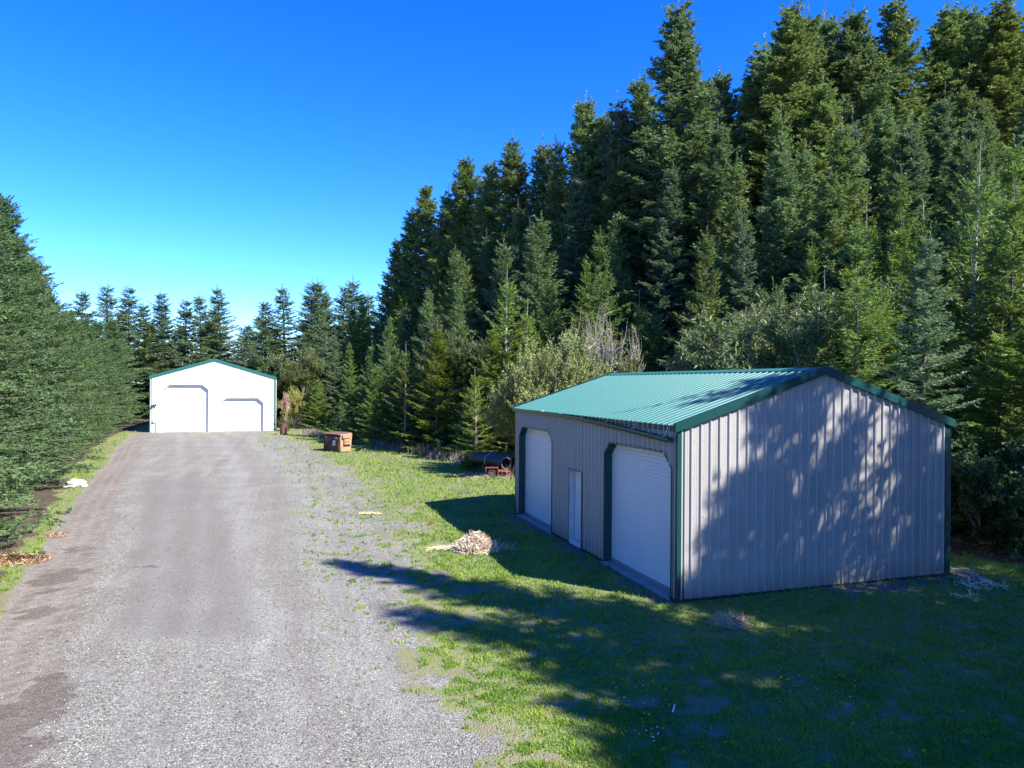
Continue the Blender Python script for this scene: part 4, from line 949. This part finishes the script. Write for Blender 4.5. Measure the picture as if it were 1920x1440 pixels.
# pampas grass
def pampas(px, D, hgt, n_pl, name_label, seed, scale=1.0, r_=.9):
    q = random.Random(seed); x = at(px, D); root = empty('pampas_grass', (x, D, 0)); tag(root, name_label, 'plant')
    mb = MB()
    for k in range(330):
        an = q.uniform(0, 6.28); l = q.uniform(.7, 1.7) * scale; lean = q.uniform(.15, .9); pr = Vector((math.cos(an) * .18, math.sin(an) * .18, 0)) * q.random() * 2; w = q.uniform(.008, .016) * 1.6
        d = Vector((math.cos(an), math.sin(an), 0)); s = Vector((-math.sin(an), math.cos(an), 0)) * w; pts = []
        for t in (0, .35, .7, 1): pts.append(pr + d * (lean * l * t ** 1.6 * .8) + Vector((0, 0, l * (t - .45 * lean * t * t))))
        for a, b, wa, wb in zip(pts[:-1], pts[1:], (1, 1, .7), (1, .7, .1)): mb.face([a - s * wa, a + s * wa, b + s * wb, b - s * wb])
    mb.build('leaves', M['reed'], root, recalc=False)
    for k in range(n_pl):
        an = q.uniform(0, 6.28); rr_ = q.uniform(.05, .5) * r_; top = hgt * q.uniform(.8, 1.0); d = Vector((math.cos(an) * rr_, math.sin(an) * rr_, 0))
        mb = MB(); mb.tube([d * .3, d * .7 + Vector((0, 0, top * .55)), d + Vector((0, 0, top))], .012, 4); st = mb.build('stalk', M['straw_grey'], root)
        mb = MB()
        for j in range(170):
            t = q.random(); c = d * (.8 + .2 * t) + Vector((0, 0, top * (.66 + .34 * t))); wd = .23 * math.sin(3.14 * min(1, t * .85 + .12)) + .02
            a2 = q.uniform(0, 6.28); o_ = Vector((math.cos(a2), math.sin(a2), -.5 + q.random() * .8)) * wd * q.uniform(.5, 1.2); e = Vector((-math.sin(a2), math.cos(a2), 0)) * .02
            mb.face([c, c + o_ * .5 + e, c + o_ + Vector((0, 0, -.04)), c + o_ * .5 - e])
        mb.build('plume', M['pink'], st, recalc=False)
pampas(535, 66.0, 3.6, 9, 'pampas grass clump with pink plumes behind the red drum', 3, 1.1, .8)
# pipes on a red trailer
cx, cy = ground_at(950, 894); tr = empty('pipe_trailer', (cx, cy, 0), R(8)); tag(tr, 'low faded red trailer carrying black pipes beside the shed', 'trailer')
mb = MB(); mb.box(-.55, 2.6, -.06, .06, .22, .36); mb.box(-.55, 2.6, 1.0, 1.12, .22, .36)
for xx in (-.5, .5, 1.6): mb.box(xx, xx + .08, .062, .998, .23, .34)
mb.build('frame', M['redpaint'], tr)
def wheel(x, y, parent, r=.21):
    mb = MB(); prof = [(r * .55, -.08), (r * .9, -.085), (r, -.05), (r, .05), (r * .9, .085), (r * .55, .08)]; n = 20; v = []; f = []
    for j in range(n):
        t = 6.2832 * j / n; v += [(x + p[0] * math.cos(t), y + p[1], r + p[0] * math.sin(t)) for p in prof]
    m_ = len(prof)
    for j in range(n):
        for k in range(m_): f.append((j * m_ + k, j * m_ + (k + 1) % m_, ((j + 1) % n) * m_ + (k + 1) % m_, ((j + 1) % n) * m_ + k))
    mb.mesh(v, f); t_ = mb.build('tyre', M['rubber'], parent)
    mb = MB(); mb.tube([(x, y - .06, r), (x, y + .06, r)], r * .56, 14); mb.tube([(x, y - .085, r), (x, y - .05, r)], r * .2, 8); mb.build('rim', M['rust_red'], t_)
wheel(-.72, -.16, tr); wheel(-.72, 1.2, tr)
for y0, y1 in ((-.30, -.02), (1.06, 1.34)):
    mb = MB(); mb.box(-1.03, -.41, y0, y1, .47, .50); mb.box(-1.03, -1.0, y0, y1, .28, .468); mb.box(-.44, -.41, y0, y1, .12, .468); mb.build('fender', M['redpaint'], tr)
mb = MB(); mb.tube([(-.45, -.1, .30), (.1, -.12, .26), (2.7, -.14, .26)], .055, 8); mb.tube([(.45, -.12, .22), (.45, -.12, .40)], .05, 8); mb.tube([(1.3, -.14, .18), (1.3, -.14, .36)], .05, 8); mb.build('drawbar', M['redpaint'], tr)
def pipe(x0, y0, z0, ln, r, yaw, label):
    root = empty('drain_pipe', (x0, y0, z0), yaw); tag(root, label, 'pipe', 'black pipes on the trailer')
    pts = []; rs = []; t = 0.0
    while t < ln: 
        for dt, k in ((0, 1), (.03, 1.035), (.06, 1.035), (.09, 1.0)): pts.append((-(t + dt), 0, 0)); rs.append(r * k)
        t += .115
    mb = MB(); mb.tube(pts, rs, 28, cap=False); mb.tube([(0.01, 0, 0), (-ln, 0, 0)], r * .88, 28, cap=False); mb.build('pipe_wall', M['pipe'], root, recalc=False)
    mb = MB()
    for xx in (.012, -ln):
        n = 28; v = [(xx, math.cos(6.2832 * j / n) * q_, math.sin(6.2832 * j / n) * q_) for q_ in (r * .88, r * 1.05) for j in range(n)]
        v += [(xx - .03, a[1], a[2]) for a in v]
        mb.mesh(v, [(j, (j + 1) % n, n + (j + 1) % n, n + j) for j in range(n)] + [(n + j, n + (j + 1) % n, 3 * n + (j + 1) % n, 3 * n + j) for j in range(n)])
    mb.build('pipe_end', M['pipe_rim'], root, recalc=False); return root
py0 = cy; x950 = at(950, cy + .25)
p1 = pipe(x950, cy + .1, .66, 2.6, .285, R(-52), 'nearer black corrugated drain pipe with a pale strap on the red trailer')
pipe(at(968, cy + .9), cy + .75, .70, 2.4, .29, R(-52), 'second black drain pipe lying behind the strapped one')
mb = MB(); t_ = 1.5; mb.tube([(-t_ + .12 * math.sin(a * .5), math.cos(a) * .305, math.sin(a) * .305) for a in np.linspace(-.9, 4.0, 22)], .018, 5); mb.build('ratchet_strap', M['strap'], p1)
# straw piles and debris
def strawpile(name, loc, rx, ry, hgt, n, mats, label, cat, seed, ln=(.15, .4), lw=.008, tail=None, upr=.35):
    q = random.Random(seed); mb = MB()
    for k in range(n):
        a = q.uniform(0, 6.28); rr_ = q.random() ** .6; cz = hgt * (1 - rr_ ** 1.4) * q.random() ** .5
        c = Vector((math.cos(a) * rr_ * rx, math.sin(a) * rr_ * ry, cz + .015))
        d = Vector((q.gauss(0, 1), q.gauss(0, 1), q.gauss(0, .55))).normalized() * q.uniform(*ln) * .5
        if q.random() < upr: d = Vector((math.cos(a) * .4, math.sin(a) * .4, q.uniform(.4, 1))).normalized() * q.uniform(*ln) * .5
        b = d.cross(Vector((q.gauss(0, 1), q.gauss(0, 1), q.gauss(0, 1)))).normalized() * lw * q.uniform(.6, 1.8)
        c.z = max(c.z, abs(d.z) + .005); mid = c + Vector((q.gauss(0, .02), q.gauss(0, .02), q.uniform(0, .03)))
        m_ = 0 if q.random() < .55 else (1 if q.random() < .6 else 2)
        mb.face([c - d - b * .6, c - d + b * .6, mid + b, mid - b], m_); mb.face([mid - b, mid + b, c + d + b * .5, c + d - b * .5], m_)
    if tail:
        for k in range(160):
            t = q.random(); t = t ** 1.6; c = Vector((-rx * .6 - tail * t, -.02 + q.gauss(0, .07) * (1.25 - t), .03 + .03 * q.random() + (1 - t) * .10 * q.random())); d = Vector((q.uniform(.08, .22), q.gauss(0, .09), q.gauss(0, .04))); c.y += .12 * math.sin(t * 2.6); b = Vector((0, .003, .003))
            mb.face([c - d - b, c - d + b, c + d + b, c + d - b], 1)
    o = mb.build(name, mats, recalc=False); o.location = (loc[0], loc[1], 0); tag(o, label, cat); return o
g_ = ground_at(893, 1033); strawpile('straw_pile', g_, .55, .40, .48, 5200, [M['straw_white'], M['straw'], M['straw_orange']], 'bright straw-coloured heap of cut dry stalks half in sun on the lawn', 'pile', 5, (.10, .32), .0065, tail=.9)
g_ = ground_at(940, 1030); strawpile('dry_stalks', g_, .42, .3, .12, 160, [M['straw_grey'], M['straw'], M['straw_grey']], 'thin scatter of grey stalks in the shade right of the straw heap', 'plant litter', 6, (.15, .4), .005, upr=0)
g_ = ground_at(1371, 1172); strawpile('dry_stalks', g_, .34, .26, .16, 700, [M['straw_grey'], M['straw'], M['straw_grey']], 'dead grey grass clump on the shaded lawn before the shed gable', 'plant litter', 7, (.12, .34), .004, upr=.08)
g_ = ground_at(1844, 1098); strawpile('dry_stalks', g_, .55, .4, .06, 90, [M['straw_white'], M['straw'], M['straw_white']], 'pale broken sticks scattered at the right corner of the shed', 'plant litter', 8, (.1, .45), .006, upr=0)
g_ = ground_at(1810, 1122); strawpile('dry_stalks', g_, .5, .2, .03, 26, [M['straw_white'], M['straw'], M['straw']], 'few pale sticks on grass in front of the right shed corner', 'plant litter', 9, (.1, .4), .006, upr=0)
g_ = ground_at(925, 893); strawpile('dry_stalks', g_, 2.0, .9, .03, 900, [M['straw_grey'], M['straw'], M['straw_grey']], 'tan dry litter spread on the ground before the pipe trailer', 'plant litter', 10, (.08, .3), .009, upr=0)
g_ = ground_at(22, 1052); strawpile('dead_fern', g_, .95, .6, .16, 1900, [M['fern_dead'], M['straw'], M['fern_dead']], 'orange dead fern heap under the left hedge', 'plant', 11, (.06, .2), .005, upr=.1)
g_ = ground_at(105, 1005); strawpile('dead_fern', g_, .35, .35, .08, 170, [M['fern_dead'], M['straw'], M['fern_dead']], 'few orange dead fronds farther along the left hedge', 'plant', 12, (.06, .2), .005, upr=0)
# white rock and sandy patch, stick, red litter
def lump(name, loc, sx, sy, sz, mat, label, cat, seed, rz=0):
    q = np.random.default_rng(seed); mb = MB(); n = 12; rings = 7; v = []; f = []
    for i in range(rings):
        ph = math.pi * .5 * i / (rings - 1)
        for j in range(n):
            t = 2 * math.pi * j / n; k = 1 + .22 * (vnoise(np.array([math.cos(t) * 1.3 + i * .4 + seed]), np.array([math.sin(t) * 1.3 + i * .3]))[0] - .5) * 2
            v.append((math.cos(t) * math.cos(ph) * sx * k, math.sin(t) * math.cos(ph) * sy * k, math.sin(ph) * sz * k - .01))
    for i in range(rings - 1):
        for j in range(n): f.append((i * n + j, i * n + (j + 1) % n, (i + 1) * n + (j + 1) % n, (i + 1) * n + j))
    mb.mesh(v, f); o = mb.build(name, mat, recalc=False); o.location = (loc[0], loc[1], 0); o.rotation_euler = (0, 0, rz); tag(o, label, cat); return o
lump('boulder', ground_at(143, 911), .46, .34, .30, M['rock'], 'pale cream boulder on the grass verge under the left hedge', 'rock', 2, .3)
strawpile('sand_patch', ground_at(695, 963), .42, .22, .012, 420, [M['sand'], M['sand'], M['straw']], 'small pale sandy smear on the gravel left of the straw heap', 'sand', 5, (.02, .07), .012, upr=0)
g_ = ground_at(808, 983); mb = MB(); q_ = random.Random(2)
for k in range(14):
    a = q_.uniform(0, 6.28); d = Vector((math.cos(a), math.sin(a), q_.uniform(0, .5))) * q_.uniform(.06, .13); s = Vector((-math.sin(a), math.cos(a), .2)) * .025; mb.face([(0, 0, .02), d * .5 + s + Vector((0, 0, .04)), d + Vector((0, 0, .02)), d * .5 - s + Vector((0, 0, .04))])
o = mb.build('plastic_scrap', M['red_leaf'], recalc=False); o.location = (*g_, 0); tag(o, 'small crumpled red scrap on grass between gravel and straw heap', 'litter')
g_ = ground_at(1267, 1333); mb = MB(); mb.tube([(0, -.08, .03), (.0, .10, .05)], [.016, .011], 6); o = mb.build('stick', M['straw_white']); o.location = (*g_, 0); o.rotation_euler = (0, 0, -.35); tag(o, 'short pale stick lying on the shaded lawn in the foreground', 'stick')
for k, (px, py, lab) in enumerate(((631, 797, 'blue-grey barrel-like bin hidden behind the bush by the dumpster'), (670, 793, 'small blue bin in the gap right of the dumpster'))):
    D = 58; x = at(px, D); rt_ = empty('utility_bin', (x, D, 0), .3); tag(rt_, lab, 'bin'); mb = MB(); mb.tube([(0, 0, 0), (0, 0, .9)], [.24, .28], 12); mb.build('bin_body', M['bluegrey'], rt_); mb = MB(); mb.tube([(0, 0, .905), (0, 0, .96)], [.30, .22], 12); mb.build('lid', M['bluegrey'], rt_)
lump('tarp_heap', ground_at(565, 799), .75, .35, .18, M['bluegrey'], 'low dark blue-grey tarp on bare ground right of the red drum', 'tarp', 9)
# fallen green branch under the hedge (living spray reaching over the verge)
cr_, tm_, ph_ = PROTO['hdg1']
for px, py, h, tl, rz, lab in ((85, 1000, 2.4, 1.35, -.9, 'dark green bough drooping low over the left verge'), (30, 1085, 1.5, 1.4, -1.2, 'small green spray touching the ground by the dead fern')):
    x, y = ground_at(px, py); o = plant('hdg1', 'cypress_bough', x - .9, y + .1, h, .55, rz=rz, label=lab, cat='branch', tilt=tl)
# flowers
def flowers(name, label, n, mat, seed, r, boxes):
    q = random.Random(seed); mb = MB()
    for k in range(n):
        px, py = q.uniform(*boxes[k % len(boxes)][0]), q.uniform(*boxes[k % len(boxes)][1]); x, y = ground_at(px, py); z = .07 + q.random() * .04; m = 7
        pts = [(x + math.cos(6.283 * j / m) * r, y + math.sin(6.283 * j / m) * r, z + q.uniform(-.003, .003)) for j in range(m)]
        for j in range(m): mb.face([pts[j], pts[(j + 1) % m], (x, y, z + r * .6)])
        for j in range(m): mb.face([pts[(j + 1) % m], pts[j], (x, y, z - r * .5)])
    o = mb.build(name, mat, recalc=False); tag(o, label, 'flowers', kind='stuff')
flowers('dandelion_flowers', 'tiny yellow flowers sprinkled over the shaded lawn', 110, M['yellow'], 3, .013, [((1330, 1900), (1190, 1440)), ((1150, 1260), (1280, 1400)), ((1440, 1620), (1210, 1320))])
flowers('clover_flowers', 'small whitish clover heads in the foreground grass', 9, M['clover'], 4, .013, [((1215, 1260), (1375, 1410))])
# dry weeds at the forest foot
q = np.random.default_rng(8); n = 9000; yy = q.uniform(30, 62, n); aa = aF(yy) + q.normal(size=n) * .5 + .5; xx = aa - TA * yy; h_ = q.uniform(.2, .8, n); an = q.random(n) * 6.28; w_ = .012
v = np.stack([np.stack([xx - w_ * np.cos(an), yy - w_ * np.sin(an), 0 * xx], -1), np.stack([xx + w_ * np.cos(an), yy + w_ * np.sin(an), 0 * xx], -1), np.stack([xx + q.normal(size=n) * .2, yy + q.normal(size=n) * .2, h_], -1)], 1).reshape(-1, 3)
me = np_mesh('dry_weeds', v, np.arange(len(v)).reshape(-1, 3), [M['straw_grey']]); o = bpy.data.objects.new('dry_weeds', me); COL.objects.link(o); tag(o, 'dry grey-brown weeds along the foot of the right forest', 'weeds', kind='stuff')

# ------------------------------------------------------------------ light, sky, camera
SUN_EL, SUN_AZ = R(43), R(122.5)                # azimuth clockwise from +Y
sd = Vector((math.sin(SUN_AZ) * math.cos(SUN_EL), math.cos(SUN_AZ) * math.cos(SUN_EL), math.sin(SUN_EL)))
sun = bpy.data.lights.new('sun', 'SUN'); sun.energy = 4.6; sun.angle = R(.53); sun.color = (1, .95, .86)
so = bpy.data.objects.new('sun', sun); COL.objects.link(so); so.rotation_euler = sd.to_track_quat('Z', 'Y').to_euler()
world = bpy.data.worlds.new('World'); scene.world = world; world.use_nodes = True
nt = world.node_tree; bg = nt.nodes['Background']
sky_ = nt.nodes.new('ShaderNodeTexSky'); sky_.sky_type = 'NISHITA'; sky_.sun_disc = False; sky_.sun_elevation = SUN_EL; sky_.sun_rotation = SUN_AZ
sky_.air_density = 1.0; sky_.dust_density = .0; sky_.ozone_density = 3.6; sky_.altitude = 200
hs = nt.nodes.new('ShaderNodeHueSaturation'); hs.inputs['Saturation'].default_value = 1.35; hs.inputs['Value'].default_value = 1.0; hs.inputs['Hue'].default_value = .5
nt.links.new(sky_.outputs[0], hs.inputs['Color']); m1 = mixc(nt, 1.0, hs.outputs[0], (.18, .18, .2), 'MULTIPLY'); gm = nt.nodes.new('ShaderNodeGamma'); gm.inputs[1].default_value = 1.22; nt.links.new(m1, gm.inputs[0]); vm = nt.nodes.new('ShaderNodeVectorMath'); vm.operation = 'SCALE'; vm.inputs[3].default_value = 5.2; nt.links.new(mixc(nt, 1.0, gm.outputs[0], (.68, .79, 1.0), 'MULTIPLY'), vm.inputs[0]); tint = vm.outputs[0]; nt.links.new(tint, bg.inputs[0]); bg.inputs[1].default_value = .13
cam = bpy.data.cameras.new('camera'); cam.sensor_width = 36; cam.lens = F / 1920 * 36; cam.clip_end = 3000; cam.clip_start = .05
co = bpy.data.objects.new('camera', cam); COL.objects.link(co); co.location = (0, 0, CAMH)
roll = math.atan(.0062)
pitch = R(90) - math.atan((720 - hz(960)) / F) * -1 * -1
co.rotation_euler = (Matrix.Rotation(R(90), 4, 'X') @ Matrix.Rotation(roll, 4, 'Z')).to_euler()
scene.camera = co
scene.render.resolution_x, scene.render.resolution_y = 1024, 768
scene.view_settings.view_transform = 'Standard'; scene.view_settings.look = 'None'; scene.view_settings.exposure = 1.45; scene.view_settings.gamma = 1
scene.cycles.max_bounces = 6; scene.cycles.diffuse_bounces = 3; scene.cycles.transparent_max_bounces = 8
scene.cycles.use_denoising = True
print('trees', TREES, 'script ok')
